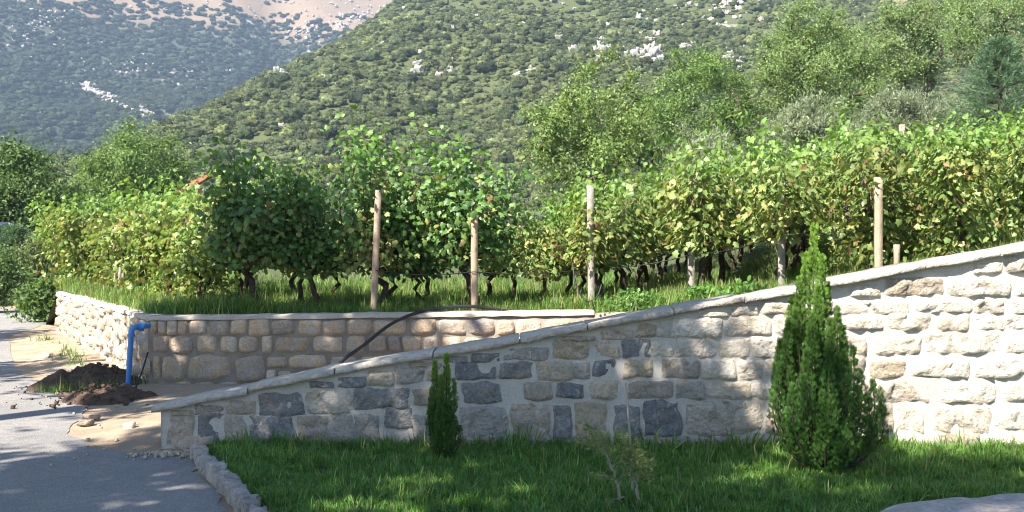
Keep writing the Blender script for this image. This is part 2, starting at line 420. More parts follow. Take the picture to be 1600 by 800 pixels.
def put_stone(parent, o2, dirx, s0, s1, z0, z1, prot, k, rough, mat, color, seed, name='stone', **kw):
    """o2: plan origin of the face line, dirx: plan direction; s along it"""
    me = stone_mesh(name, s1-s0, z1-z0, prot, k, rough, mat, seed, **kw)
    o = obj(name, me, parent); sm = (s0+s1)/2
    o.location = (o2[0]+dirx[0]*sm, o2[1]+dirx[1]*sm, (z0+z1)/2); o.rotation_euler = (0, 0, math.atan2(dirx[1], dirx[0]))
    o.color = (*color, 1)
    return o

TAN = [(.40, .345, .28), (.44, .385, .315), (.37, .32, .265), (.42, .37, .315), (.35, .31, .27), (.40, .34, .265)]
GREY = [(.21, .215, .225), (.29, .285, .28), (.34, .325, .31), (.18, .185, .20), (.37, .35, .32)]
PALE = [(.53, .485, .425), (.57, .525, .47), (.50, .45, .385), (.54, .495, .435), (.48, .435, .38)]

# ---- ramped front wall
FW = 8.50; FD = .36
cop_px = [(236, 636), (320, 618), (400, 602), (480, 585), (560, 569), (640, 555), (720, 542), (800, 529), (900, 511), (980, 496), (1060, 481), (1150, 465), (1250, 449), (1330, 433), (1420, 416), (1500, 401), (1600, 383), (1760, 352), (2200, 268)]
cx = np.array([(p-800)/1600*8.44 for p, _ in cop_px]); cz = np.array([EYE+(400-q)/1600*8.44 for _, q in cop_px])
def cop_top(x): return np.interp(x, cx, cz)
CT = .052
wall = empty('ramped_stone_wall', (0, FW, 0), 'mortared stone wall with sloping coping rising to the right above the lawn', 'wall')
xs = np.linspace(cx[0]+.06, 7.2, 60)
def wz(px_, q): return EYE+(400-q)/1600*8.47
mb = MB(); zb = -.12
top = cop_top(xs)-CT+.004
rows = 12
for yy, flip in ((0, False), (FD, True)):
    t = np.linspace(0, 1, rows); ZZ = zb+(top[None]-zb)*t[:, None]; XX = np.repeat(xs[None], rows, 0)
    YY = np.full_like(XX, yy) + (.012*nz(XX, ZZ, 4., 8.) if not flip else 0)
    Vq = np.stack((XX, YY, ZZ), -1).reshape(-1, 3); n_ = len(xs)
    i = np.arange(n_-1)[None]+np.arange(rows-1)[:, None]*n_
    f = np.stack((i, i+1, i+1+n_, i+n_), -1).reshape(-1, 4)
    mb.add(Vq, f[:, ::-1] if flip else f)
x0 = xs[0]; mb.add([(x0, 0, zb), (x0, 0, top[0]), (x0, FD, top[0]), (x0, FD, zb)], [(0, 1, 2, 3)])
mb.add(np.concatenate([[(x, 0, t_), (x, FD, t_)] for x, t_ in zip(xs, top)]), np.array([(2*i, 2*i+2, 2*i+3, 2*i+1) for i in range(len(xs)-1)]))
obj('mortar', mb.data('mortar', M_mortar), wall)

def FX(px): return (px-800)/1600*8.47
# rows of the photograph: (y_top, y_bottom, list of stone edges in photo pixels with tone letters t tan, g grey, p pale, d dark)
rowsL = [
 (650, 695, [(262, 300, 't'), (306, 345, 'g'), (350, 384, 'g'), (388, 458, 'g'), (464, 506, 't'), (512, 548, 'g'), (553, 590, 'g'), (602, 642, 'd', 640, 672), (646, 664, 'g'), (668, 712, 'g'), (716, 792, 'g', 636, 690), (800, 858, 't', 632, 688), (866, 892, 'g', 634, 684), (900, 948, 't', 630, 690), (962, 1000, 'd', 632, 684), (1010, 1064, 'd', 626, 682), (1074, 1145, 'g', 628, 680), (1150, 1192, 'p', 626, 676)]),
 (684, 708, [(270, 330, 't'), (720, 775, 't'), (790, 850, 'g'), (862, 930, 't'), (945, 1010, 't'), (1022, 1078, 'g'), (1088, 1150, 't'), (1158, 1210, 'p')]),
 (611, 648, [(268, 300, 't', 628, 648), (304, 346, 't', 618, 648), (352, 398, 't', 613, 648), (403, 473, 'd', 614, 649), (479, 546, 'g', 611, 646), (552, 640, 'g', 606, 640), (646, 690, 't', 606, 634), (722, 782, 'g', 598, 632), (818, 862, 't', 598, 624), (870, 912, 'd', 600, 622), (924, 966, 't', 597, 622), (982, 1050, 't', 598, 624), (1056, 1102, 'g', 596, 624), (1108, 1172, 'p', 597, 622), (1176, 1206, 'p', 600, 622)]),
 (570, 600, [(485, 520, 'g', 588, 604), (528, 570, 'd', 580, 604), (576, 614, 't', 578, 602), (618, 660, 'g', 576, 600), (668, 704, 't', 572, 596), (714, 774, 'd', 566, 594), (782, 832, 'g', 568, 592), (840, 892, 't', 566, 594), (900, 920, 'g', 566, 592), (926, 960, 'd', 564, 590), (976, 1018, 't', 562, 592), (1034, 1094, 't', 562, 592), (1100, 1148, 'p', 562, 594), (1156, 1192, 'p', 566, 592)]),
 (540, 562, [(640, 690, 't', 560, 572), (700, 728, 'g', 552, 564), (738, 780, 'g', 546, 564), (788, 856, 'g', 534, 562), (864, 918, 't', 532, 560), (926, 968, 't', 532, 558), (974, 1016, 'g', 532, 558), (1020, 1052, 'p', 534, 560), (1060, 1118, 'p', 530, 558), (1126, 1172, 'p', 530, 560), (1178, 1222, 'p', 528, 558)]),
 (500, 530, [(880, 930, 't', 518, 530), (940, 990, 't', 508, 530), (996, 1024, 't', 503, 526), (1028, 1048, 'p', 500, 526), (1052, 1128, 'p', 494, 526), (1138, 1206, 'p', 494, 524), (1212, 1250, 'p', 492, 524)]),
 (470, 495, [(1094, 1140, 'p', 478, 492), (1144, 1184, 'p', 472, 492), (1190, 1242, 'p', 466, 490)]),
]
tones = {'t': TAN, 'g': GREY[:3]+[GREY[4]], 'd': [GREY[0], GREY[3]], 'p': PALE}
sn = 0
def front_stone(a, b, ya, yb, tone):
    global sn
    sn += 1
    x0, x1 = FX(a-4.5), FX(b+4.5); z1 = wz(0, ya-4); z0 = wz(0, yb+4)
    lim = cop_top((x0+x1)/2-(x1-x0)*.35)-CT-.012
    z1 = min(z1, lim)
    if z1-z0 < .045: return
    c = random.choice(tones[tone]); j = random.uniform(.88, 1.1)
    put_stone(wall, (0, 0), (1, 0), x0, x1, z0, z1, random.uniform(.012, .03), random.uniform(.0, .10), .032, M_stone_front, tuple(x*j for x in c), sn*1.7, nu=max(8, int((x1-x0)/.024)), nv=max(7, int((z1-z0)/.024)), freq=11., rock=True, edge=.014, shear=random.uniform(-.1, .1))
for ya, yb, L in rowsL:
    for s in L:
        front_stone(s[0], s[1], s[3] if len(s) > 3 else ya, s[4] if len(s) > 3 else yb, s[2])
rr_ = random.Random(5)
for ya, yb in ((680, 712), (632, 676), (597, 628), (560, 592), (523, 556), (492, 517), (466, 488), (433, 462), (396, 430), (366, 392), (338, 362), (310, 334)):
    start = {680: 1216, 632: 1200, 597: 1214, 560: 1200, 523: 1230, 492: 1258, 466: 1250}.get(ya, 1090)
    px = start
    while px < 2080:
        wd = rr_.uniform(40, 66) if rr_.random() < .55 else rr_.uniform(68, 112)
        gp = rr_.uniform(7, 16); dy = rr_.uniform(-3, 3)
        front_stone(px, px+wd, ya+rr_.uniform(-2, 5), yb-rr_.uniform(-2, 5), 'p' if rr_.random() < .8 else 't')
        px += wd+gp
# stones of the wall's left end face
for k_, (z0, z1) in enumerate(((-.06, .14), (.15, .28))):
    o = put_stone(wall, (x0-.0, .18), (0, -1), -.15, .15, z0, z1, .015, .2, .012, M_stone_front, TAN[k_], 50+k_)
    o.location.x = x0

# coping slabs
ci = 0; x = cx[0]
while x < 7.1:
    L = random.uniform(.55, .95); x1 = min(x+L, 7.2)
    n_ = 8; sx = np.linspace(x+.005, x1-.005, n_); zt = cop_top(sx)+random.uniform(-.006, .006)+np.linspace(-1, 1, n_)*random.uniform(-.006, .006); oy = random.uniform(-.012, .012)
    P = []
    ov0 = -.065; prof = [(ov0, -CT), (ov0-.006, -CT*.55), (ov0+.001, -.012), (ov0+.02, 0), (.2, .004), (FD+.06, 0), (FD+.06, -CT)]
    Vc = np.array([(a, b+oy+.02*fbm(a*9, b*5, 2.+ci)+(.012*fbm(a*16, 4.4, c*30) if b < 0 else 0), t+c+.012*fbm(a*5+ci, b*6, 3.)) for a, t in zip(sx, zt) for b, c in prof])
    m_ = len(prof); F = [(i*m_+j, i*m_+(j+1) % m_, (i+1)*m_+(j+1) % m_, (i+1)*m_+j) for i in range(n_-1) for j in range(m_)]
    q = MB(); q.add(Vc, np.array(F)[:, ::-1])
    q.add(Vc[:m_], np.array([(0, 1, 2, 6), (2, 3, 4, 5), (2, 5, 6, 6)][:2])); q.add(Vc[:m_], np.array([(2, 5, 6)])); q.add(Vc[-m_:], np.array([(6, 2, 1, 0), (5, 4, 3, 2)])); q.add(Vc[-m_:], np.array([(6, 5, 2)]))
    o = obj('coping_slab', q.data('coping_slab', M_cap), wall); j = random.uniform(.82, 1.1); o.color = (.43*j, .395*j, .35*j, 1)
    x = x1; ci += 1

# ---- terrace retaining wall with a corner
terr = empty('terrace_wall', (WX, WY, 0), 'beige rubble retaining wall of the vineyard, turning the corner beside the road', 'wall')
TD = .34
def top_t(s): return .845 + .012*s           # height along the front face
lenF = 1.0-WX
lenR = math.hypot(-9.35-WX, 21.1-WY); dR = np.array((-9.35-WX, 21.1-WY))/lenR
nR = np.array((dR[1], -dR[0]))               # points into the terrace
def wall_body(p0, d, nin, L, topf, name, z0=-.12):
    mb = MB(); ss = np.linspace(0, L, max(3, int(L/.25)))
    prof = lambda t: [(0, z0), (0, t*.33), (0, t*.66), (0, t-.01), (.02, t), (TD, t), (TD, z0)]
    Vw = []
    for s in ss:
        for a, z in prof(topf(s)):
            b = a + (.02*fbm(s*3, z*4, 5.) if a < .1 else 0); zz = z + (.012*fbm(s*4, a*9, 1.) if z > .3 else 0)
            Vw.append((p0[0]+d[0]*s+nin[0]*b, p0[1]+d[1]*s+nin[1]*b, zz))
    m_ = 7
    F = [(i*m_+j, (i+1)*m_+j, (i+1)*m_+j+1, i*m_+j+1) for i in range(len(ss)-1) for j in range(m_-1)]
    mb.add(Vw, np.array(F)); e = np.array(Vw)
    mb.add(e[:m_], np.array([(0, 1, 5, 6), (1, 2, 3, 5)])); mb.add(e[-m_:], np.array([(6, 5, 1, 0), (5, 3, 2, 1)]))
    return obj(name, mb.data(name, M_mortar_back), terr)
wall_body((0, 0), (1, 0), (0, 1), lenF, top_t, 'mortar')
wall_body((0, 0.0), dR, nR, lenR, lambda s: .845, 'mortar')
dS = np.array((2.6, 8.76-WY)); LS = np.linalg.norm(dS); dS /= LS
wall_body((lenF, 0), dS, (-dS[1], dS[0]), LS, lambda s: top_t(lenF)+.06*s, 'mortar')
# thin mortar capping on top
def capping(p0, d, nin, L, topf):
    mb = MB(); ss = np.linspace(-.02, L, max(3, int(L/.12))); pr = [(-.025, -.03), (-.03, .006), (.0, .024), (.2, .028), (TD+.03, .02), (TD+.03, -.03)]
    Vw = [(p0[0]+d[0]*s+nin[0]*(a+.012*fbm(s*5, a*9, 2.)), p0[1]+d[1]*s+nin[1]*(a+.012*fbm(s*5, a*9, 2.)), topf(s)+z+.01*fbm(s*6, a*7, z*9)) for s in ss for a, z in pr]
    m_ = 6; F = [(i*m_+j, (i+1)*m_+j, (i+1)*m_+j+1, i*m_+j+1) for i in range(len(ss)-1) for j in range(m_-1)]
    mb.add(Vw, np.array(F)); obj('capping', mb.data('capping', M_capmortar), terr)
capping((0, 0), (1, 0), (0, 1), lenF, top_t)
capping((-.03, .05), dR, nR, lenR, lambda s: .849)
def BX(px): return (px-800)/1600*12.4 - WX
def bz(q): return EYE+(400-q)/1600*12.42
backrows = [
 (499, 524, [(233, 243), (244, 258), (259, 275), (276, 291), (293, 321), (325, 357), (359, 385), (386, 421), (423, 461), (464, 501), (503, 538), (540, 580), (582, 636), (640, 681), (683, 730), (732, 774), (777, 803), (806, 848), (850, 894), (897, 935), (938, 965)]),
 (524, 553, [(237, 261), (264, 300), (304, 338), (341, 370), (371, 403), (408, 423), (425, 484), (487, 536), (539, 571), (574, 605), (607, 626), (628, 658), (660, 688), (690, 720), (723, 762), (765, 800), (804, 850), (855, 900), (905, 950)]),
 (555, 597, [(238, 249), (250, 287), (290, 361), (364, 414), (415, 447, 557, 575), (449, 511, 554, 578), (415, 430, 578, 596), (432, 455, 580, 597), (458, 510, 581, 600), (514, 560, 556, 578), (563, 600, 556, 580), (604, 650, 556, 580), (655, 700, 556, 580), (514, 550, 582, 598), (555, 600, 583, 600)]),
 (597, 621, [(240, 266), (268, 298), (300, 334), (337, 372), (375, 420), (424, 470), (474, 520)]),
]
for ya, yb, L in backrows:
    for s in L:
        sn += 1
        y0_, y1_ = (s[2], s[3]) if len(s) > 2 else (ya+random.uniform(-1, 1.5), yb+random.uniform(-1.5, 1))
        c = random.choice(TAN+TAN+[(.32, .29, .265), (.27, .25, .24)]); j = random.uniform(.9, 1.15)
        put_stone(terr, (0, 0), (1, 0), BX(s[0])-.008, BX(s[1])+.008, bz(y1_)-.006, min(bz(y0_)+.006, top_t(BX(s[0]))-.015), random.uniform(.025, .05), random.uniform(.1, .28), .016, M_stone_back, tuple(x*j for x in c), sn*1.3, nu=9, nv=8, freq=6., edge=.02)
# return face: rubble, seen at a slant (stones face the road: local -y must point to -nR)
s = .05
while s < lenR-.05:
    L = random.uniform(.17, .3); z = -.08+random.uniform(-.05, .03)
    while z < .80:
        hh = random.uniform(.12, .27); z1 = min(z+hh, .835)
        if z1-z < .07: break
        sn += 1; c = random.choice(PALE+TAN); j = random.uniform(.85, 1.1); Lw = L*random.uniform(.85, 1.25)
        me = stone_mesh('stone', Lw, (z1-z)*.97, random.uniform(.01, .06), random.uniform(.15, .4), .03, M_stone_back, sn*1.1, nu=7, nv=7, freq=8.)
        o = obj('stone', me, terr); o.color = (*(x*j for x in c), 1); p = dR*(s+L/2+random.uniform(-.04, .04))
        o.location = (p[0], p[1], (z+z1)/2); o.rotation_euler = (0, random.uniform(-.12, .12), math.atan2(-dR[1], -dR[0])); z = z1+.006
    s += L
# rough upright stones and mortar of the corner
for k_ in range(9):
    sn += 1
    z0 = -.05+random.uniform(0, .55); h = random.uniform(.2, .34); L = random.uniform(.09, .16)
    me = stone_mesh('stone', L, h, random.uniform(.04, .08), .3, .03, M_stone_back, sn*2.1, nu=6, nv=8, freq=8.)
    o = obj('stone', me, terr); c = random.choice(TAN+GREY[1:3]); o.color = (*c, 1)
    sp = .05+.12*k_; p = dR*sp; o.location = (p[0]-nR[0]*.03, p[1]-nR[1]*.03, min(z0+h/2, .66)); o.rotation_euler = (0, random.uniform(-.2, .2), math.atan2(-dR[1], -dR[0])+random.uniform(-.25, .25))

# kerb of rough white stones beside the lawn
kb = empty('stone_kerb', (-2.5, 8.2, 0), 'kerb of rough pale stones between the asphalt and the lawn', 'kerb')
seg = np.cumsum(np.concatenate(([0], np.linalg.norm(np.diff(kerb, axis=0), axis=1)))); s = 0; kn = 0
def block(name, w_, d_, h_, seed, mat, amp=.12, n=4, ex=6):
    """irregular hewn block, origin at its base"""
    g = np.linspace(-1, 1, n); pts = {}; V = []; F = []
    def vid(p):
        key = tuple(np.round(p, 4))
        if key not in pts:
            pts[key] = len(V); q = np.array(p)
            q = q/ (np.abs(q)**ex).sum()**(1/ex)
            r = 1+amp*fbm(q[0]*1.3+seed, q[1]*1.3, q[2]*1.3)
            V.append((q[0]*w_/2*r, q[1]*d_/2*r, (q[2]+1)*h_/2*(1 if q[2] < 0 else r)))
        return pts[key]
    for ax in range(3):
        for sg in (-1, 1):
            for i in range(n-1):
                for j in range(n-1):
                    c = []
                    for a, b in ((i, j), (i+1, j), (i+1, j+1), (i, j+1)):
                        p = [0, 0, 0]; p[ax] = sg; p[(ax+1) % 3] = g[a]; p[(ax+2) % 3] = g[b]; c.append(vid(p))
                    F.append(c if sg > 0 else c[::-1])
    return mesh_data(name, np.array(V), np.array(F), mat)
while s < seg[-1]-.1:
    L = random.uniform(.13, .24); sm = s+L/2
    x = np.interp(sm, seg, kerb[:, 0]); y = np.interp(sm, seg, kerb[:, 1]); x2 = np.interp(sm+.05, seg, kerb[:, 0]); y2 = np.interp(sm+.05, seg, kerb[:, 1])
    o = obj('stone', block('stone', L*1.0, random.uniform(.10, .14), random.uniform(.12, .16), kn*3.1, M_stone_front, .2, 5, 14), kb)
    o.location = (x+2.5, y-8.2, -.04); o.rotation_euler = (random.uniform(-.06, .06), random.uniform(-.06, .06), math.atan2(y2-y, x2-x)+random.uniform(-.1, .1))
    c = random.choice([(.37, .345, .32), (.32, .30, .28), (.41, .38, .35), (.29, .265, .24)]); o.color = (*c, 1); s += L+.012; kn += 1

# ------------------------------------------------------------------ leaf templates
def vine_leaf():
    out = [(0, 0), (-.10, .22), (.05, .46), (.30, .36), (.52, .50), (.62, .24), (1.0, 0.0), (.62, -.24), (.52, -.50), (.30, -.36), (.05, -.46), (-.10, -.22)]
    v = [(.32, 0, .06)] + [(a, b, -.22*abs(b)-.12*max(0, a-.5)) for a, b in out]
    f = [(0, i, i % 12+1) for i in range(1, 13)]
    return np.array(v), np.array(f)
VL, VLF = vine_leaf()
DIA = np.array([(0, 0, 0), (.45, .26, .05), (1, 0, -.05), (.45, -.26, .05)]); DIAF = np.array([(0, 1, 2, 3)])
SLIM = np.array([(0, 0, 0), (.5, .10, .03), (1, 0, 0), (.5, -.10, .03)])
BROAD = np.array([(0, 0, 0), (.28, .24, .04), (.68, .25, .03), (1, 0, -.1), (.68, -.25, .03), (.28, -.24, .04)]); BROADF = np.array([(0, 1, 2, 3), (0, 3, 4, 5)])

def pick_cols(n, pal, wts, jit=.18, rng=RNG):
    pal = np.array(pal, float); k = rng.choice(len(pal), n, p=np.array(wts)/sum(wts))
    return pal[k]*(1+jit*rng.standard_normal((n, 1)).clip(-1.6, 1.6))

# ------------------------------------------------------------------ grapevines
def vine_variant(seed, h=1.85, wide=1.25, thick=.34, shoots=15, per=40, tall=0, yellow=.25, lean=0.0, low=.6):
    rng = np.random.default_rng(seed)
    tr = MB(); x = 0; pts = []; hz = .62+rng.uniform(-.05, .08)
    for i, z in enumerate(np.linspace(0, hz, 7)):
        pts.append((lean*z/hz+.05*rng.standard_normal()*(i > 0), .04*rng.standard_normal()*(i > 0), z))
    tr.tube(pts, np.linspace(.045, .034, 7)*rng.uniform(.85, 1.2), 7)
    head = np.array(pts[-1]); C = []; T = []; stems = []
    for sg in (-1, 1):
        arm = [head]+[head+np.array((sg*wide/2*t, .05*rng.standard_normal(), .05+.04*rng.standard_normal())) for t in (.3, .65, 1.0)]
        tr.tube(arm, (.03, .024, .02, .014), 6)
    for k in range(shoots):
        b = head+np.array((rng.uniform(-wide/2, wide/2), rng.normal(0, .06), .05))
        hh = rng.uniform(.75, 1.0)*h + (rng.uniform(.1, .5) if k < tall else 0)
        droop = rng.random() < .3 and k >= tall
        n_ = 9; dx, dy = rng.normal(0, .16), rng.normal(0, thick*.75); P_ = []
        for i in range(n_):
            t = i/(n_-1); zz = b[2]+(hh-b[2])*t
            if droop: zz = b[2]+(hh*.82-b[2])*math.sin(min(t*2.3, 2.5))
            P_.append((b[0]+dx*t+.04*rng.standard_normal(), b[1]+dy*(t**.7 if not droop else t*1.6)+.03*rng.standard_normal(), zz))
        P_ = np.array(P_); stems.append(P_)
        m_ = per+ (18 if k < tall else 0); u = rng.uniform(.02, 1, m_)*(n_-1); i0 = np.minimum(u.astype(int), n_-2); fr = (u-i0)[:, None]
        base = P_[i0]*(1-fr)+P_[i0+1]*fr
        side = rng.normal(0, 1, (m_, 3))*np.array((.11, .12, .07))
        C.append(base+side); T.append(side)
    for P_ in stems: tr.tube(P_, np.linspace(.007, .003, len(P_)), 4, False)
    # hanging lower skirt of leaves
    m_ = int(shoots*per*(.16 if low > .3 else .42)); lo = np.stack((rng.uniform(-wide/2, wide/2, m_), rng.normal(0, thick*.8, m_), rng.uniform(low, 1.05, m_)), -1)
    C.append(lo); T.append(rng.normal(0, .1, (m_, 3)))
    C = np.concatenate(C); T = np.concatenate(T); n = len(C)
    T = unit(T)*.8 + np.array((0, 0, -.75)) + rng.normal(0, .3, (n, 3))
    Nn = np.stack((rng.normal(0, .45, n), np.sign(C[:, 1]+rng.normal(0, .12, n))*.7, np.full(n, .75)), -1)+rng.normal(0, .3, (n, 3))
    sz = rng.uniform(.05, .10, n)*(.9 if yellow < .1 else 1.0)
    zr = (C[:, 2]-.5)/(h-.5)
    yel = rng.random(n) < yellow*(1.25-zr).clip(.1, 1.3)
    # yellow comes in patches on neighbouring leaves
    pat = np.array([mnoise.noise(Vector((a*2.2+seed, b*2.2, c*2.2))) for a, b, c in C])
    yel |= (pat > .30-.25*yellow) & (zr < .8) & (rng.random(n) < .75)
    col = pick_cols(n, [(.09, .185, .04), (.12, .225, .05), (.065, .14, .036), (.16, .26, .062)] if yellow < .1 else [(.155, .235, .065), (.195, .275, .075), (.115, .185, .052), (.245, .31, .10)], [4, 3, 3, 2], .15, rng)
    yc = pick_cols(n, [(.27, .29, .085), (.32, .31, .11), (.23, .275, .08), (.26, .18, .085), (.17, .105, .06)], [5, 3, 5, .8, .9], .15, rng)
    col[yel] = yc[yel]
    lit_top = (zr > .8) & (rng.random(n) < .8); col[lit_top] = col[lit_top]*.4+np.array((.15, .28, .05))*.6  # sunlit look of the vine tops painted in: upper leaves coloured brighter
    V, F, Cc = cards(C, T, Nn, sz, VL, VLF, col)
    trunk = tr.data('vine_trunk', M_vinebark); leaf = mesh_data('vine_foliage', V, F, M_leaf, Cc)
    return trunk, leaf

VAR_A = [vine_variant(100+i, h=1.95+.12*(i % 3), shoots=22, per=84, tall=7, yellow=.06, lean=(-.12, .1, 0, .16)[i], thick=.30, wide=.85) for i in range(4)]     # lush green front vines
VAR_B = [vine_variant(200+i, h=1.75+.06*(i % 3), shoots=18, per=78, tall=3, yellow=.38, lean=(-.15, .1, .05, -.08, .18, 0)[i]) for i in range(6)]        # sunlit, yellowing
VAR_D = [vine_variant(250+i, h=1.75, shoots=18, per=80, tall=3, yellow=.34, low=.12) for i in range(3)]                     # near right, leafy down to the ground
VAR_E = [vine_variant(270+i, h=1.6, shoots=13, per=58, tall=0, yellow=.12, wide=1.0) for i in range(3)]                     # low vines in the shaded rows
VAR_C = [vine_variant(300+i, h=1.75, shoots=15, per=66, tall=3, yellow=.16) for i in range(4)]                                                        # further rows, greener

grape_v = None
def grapes_mesh():
    rng = np.random.default_rng(3); mb = MB()
    ico = [(0, 0, 1), (.89, 0, .45), (.28, .85, .45), (-.72, .53, .45), (-.72, -.53, .45), (.28, -.85, .45), (.72, .53, -.45), (-.28, .85, -.45), (-.89, 0, -.45), (-.28, -.85, -.45), (.72, -.53, -.45), (0, 0, -1)]
    icf = [(0, 1, 2), (0, 2, 3), (0, 3, 4), (0, 4, 5), (0, 5, 1), (1, 6, 2), (2, 7, 3), (3, 8, 4), (4, 9, 5), (5, 10, 1), (1, 10, 6), (2, 6, 7), (3, 7, 8), (4, 8, 9), (5, 9, 10), (11, 7, 6), (11, 8, 7), (11, 9, 8), (11, 10, 9), (11, 6, 10)]
    for i in range(42):
        t = rng.random()**.8; r = .045*(1-t)+.008; a = rng.uniform(0, 6.28)
        mb.add(np.array(ico)*.0105+np.array((r*math.cos(a), r*math.sin(a), -.17*t)), np.array(icf))
    return mb.data('grape_bunch', M_grape, True)
M_grape = plain_mat('dark_grape', (.03, .022, .05), .4, .5, .2, 60, .05)
GRAPE = grapes_mesh()

rowdir = unit(np.array((.30, .954))); rot0 = math.atan2(rowdir[1], rowdir[0])
def place_vine(var, x, y, rz, sc, label, group, grapes=False, zoff=0):
    z = float(G(x, y))-.06+zoff
    e = empty('grapevine', (x, y, z), label, 'grapevine', group, rz); e.scale = (sc,)*3
    o = obj('trunk', var[0], e); o = obj('foliage', var[1], e)
    if grapes:
        for k in range(grapes):
            g = tag(obj('grape_bunch', GRAPE, e), kind='stuff'); g.location = (random.uniform(-.5, .5), random.uniform(-.32, -.2) if random.random() < .5 else random.uniform(.2, .32), random.uniform(.6, .95))
            # keep the bunches on the side the camera sees
    return e

gv = 'grapevines of the vineyard'
front = [  # px, depth, variant, scale, label
 (398, 13.35, 0, 1.06, 'tall shaded grapevine with reddish trunk near the terrace wall corner'),
 (500, 13.7, 1, .88, 'dark green shaded grapevine left of the leftmost pale post'),
 (592, 13.5, 2, 1.06, 'bushy grapevine overtopping the leftmost pale wooden post'),
 (662, 14.1, 3, .86, 'shaded grapevine between the two leftmost pale posts'),
 (738, 13.5, 0, 1.12, 'tallest grapevine, its shoots rising above the short second post'),
]
for k, (px, d, v, sc, lab) in enumerate(front):
    place_vine(VAR_A[v], (px-800)/1600*d, d, rot0+random.uniform(-.25, .25)+(math.pi if k % 2 else 0)+(-.9 if k in (0, 2, 4) else -.4), sc, lab, gv)
# rows running back from the row-end posts
rowstarts = [(-4.4, 14.4), (-3.1, 14.6), (-1.7, 14.7), (-.3, 14.7), (.45, 13.6), (1.25, 13.75), (2.45, 13.45), (3.3, 12.35), (4.15, 11.75), (4.8, 10.95), (5.65, 11.05), (7.1, 12.1), (8.3, 12.5), (9.5, 13), (10.9, 13.6)]
PL = {(4, 0): 'sunlit grapevine left of the tall weathered middle post', (5, 0): 'yellowing grapevine right behind the tall weathered middle post', (6, 0): 'yellowing grapevine behind the half-hidden post', (7, 0): 'brown-spotted grapevine behind the grey post by the thuja top', (8, 0): 'grapevine with dark grapes behind the clean pale square post', (9, 0): 'nearest grapevine, touching the coping at the right'}
for r, (x0, y0) in enumerate(rowstarts):
    nrow = 2 if r < 4 else 9
    for j in range(nrow):
        x = x0+rowdir[0]*1.15*j+random.uniform(-.08, .08); y = y0+rowdir[1]*1.15*j+random.uniform(-.08, .08)
        if x/y > .60: continue
        near = r >= 4 and j < 2
        if r < 4: var = random.choice(VAR_E); lab = 'grapevine in the shaded rows behind the two leftmost pale posts'
        elif j < 3: var = random.choice(VAR_B if r < 8 else VAR_D); lab = 'yellowing sunlit grapevine at the near end of a row in the right half'
        else: var = random.choice(VAR_C); lab = 'green grapevine far back in the rows below the trees at right'
        lab = PL.get((r, j), lab)
        place_vine(var, x, y, rot0+random.uniform(-.2, .2)+(math.pi if random.random() < .5 else 0), (random.uniform(.92, 1.06) if r < 9 else random.uniform(.70, .82)) if r > 4 else random.uniform(.78, .9), lab, gv, grapes=(3 if (near and r >= 7) else 0))
# left clump along the road wall
for r, (x0, y0) in enumerate([(-4.5, 15.1), (-5.55, 16.8), (-6.65, 18.5), (-7.75, 20.3), (-8.7, 21.7), (-9.55, 22.6)]):
    for j in range(3):
        x = x0+rowdir[0]*1.15*j+random.uniform(-.1, .1); y = y0+rowdir[1]*1.15*j+random.uniform(-.1, .1)
        place_vine(random.choice(VAR_D if j == 0 else VAR_B), x, y, rot0+random.uniform(-.2, .2), random.uniform(1.0, 1.12), 'sunlit grapevine in the clump above the road-side wall at left', gv)

# ------------------------------------------------------------------ posts
def post(px, ytop, d, h, wdt, mat, label, lean=(0, 0), group='posts of the vineyard', name='vineyard_post'):
    x = (px-800)/1600*d; zt = EYE+(400-ytop)/1600*d
    mb = MB(); n_ = 8; k = 4; Vp = []
    for i in range(n_):
        t = i/(n_-1)
        for sx, sy in ((-1, -1), (1, -1), (1, 1), (-1, 1)):
            Vp.append((sx*wdt/2*(1+.08*fbm(t*5, px, sx))+lean[0]*t, sy*wdt/2+lean[1]*t, -.25+(h+.25)*t))
    F = [(i*4+j, i*4+(j+1) % 4, (i+1)*4+(j+1) % 4, (i+1)*4+j) for i in range(n_-1) for j in range(4)]+[((n_-1)*4, (n_-1)*4+1, (n_-1)*4+2, (n_-1)*4+3)]
    mb.add(Vp, np.array(F))
    o = obj(name, mb.data(name, mat)); o.location = (x-lean[0], d, zt-h); o.rotation_euler = (0, 0, random.uniform(-.3, .3))
    return tag(o, label, 'post', group)
post(591, 297, 12.95, 1.6, .078, M_post, 'leftmost pale wooden post leaning right in front of shaded vines', (.07, 0))
post(741, 330, 13.0, 1.32, .078, M_post, 'shorter pale wooden post with vine growing over its top')
post(922, 290, 13.1, 1.66, .085, M_postgrey, 'tall weathered grey-pink post at the shade edge in the middle', (-.02, 0))
post(1080, 297, 13.3, 1.65, .085, M_postgrey, 'weathered post half hidden in yellowing vines behind the wall')
post(1221, 279, 12.1, 1.55, .08, M_postgrey, 'grey post just left of the big thuja top')
post(1372, 277, 10.95, 1.35, .075, M_post, 'clean pale square post standing alone right of the big thuja')
post(1401, 382, 10.9, .5, .05, M_post, 'short low stake right of the clean pale square post')
post(1409, 195, 20.0, 1.9, .10, M_post, 'pale post top sticking out of the highest vines')
post(1366, 220, 19.5, 1.9, .07, M_postgrey, 'thin grey post top in the upper vines', )
post(1338, 224, 20.5, 1.9, .06, M_postgrey, 'thinnest grey post top left in the upper vines')
post(1506, 205, 17.0, 1.8, .06, M_postgrey, 'grey post top in the vines towards the right edge')
for px, yt, lab in ((181, 412, 'leftmost thin stake in the left clump of vines'), (187, 418, 'middle thin stake in the left clump of vines'), (193, 410, 'rightmost thin stake in the left clump of vines')):
    post(px, yt, 19.0, .72, .05, M_postgrey, lab, (random.uniform(-.03, .03), 0), 'stakes in the left vine clump', 'vine_stake')

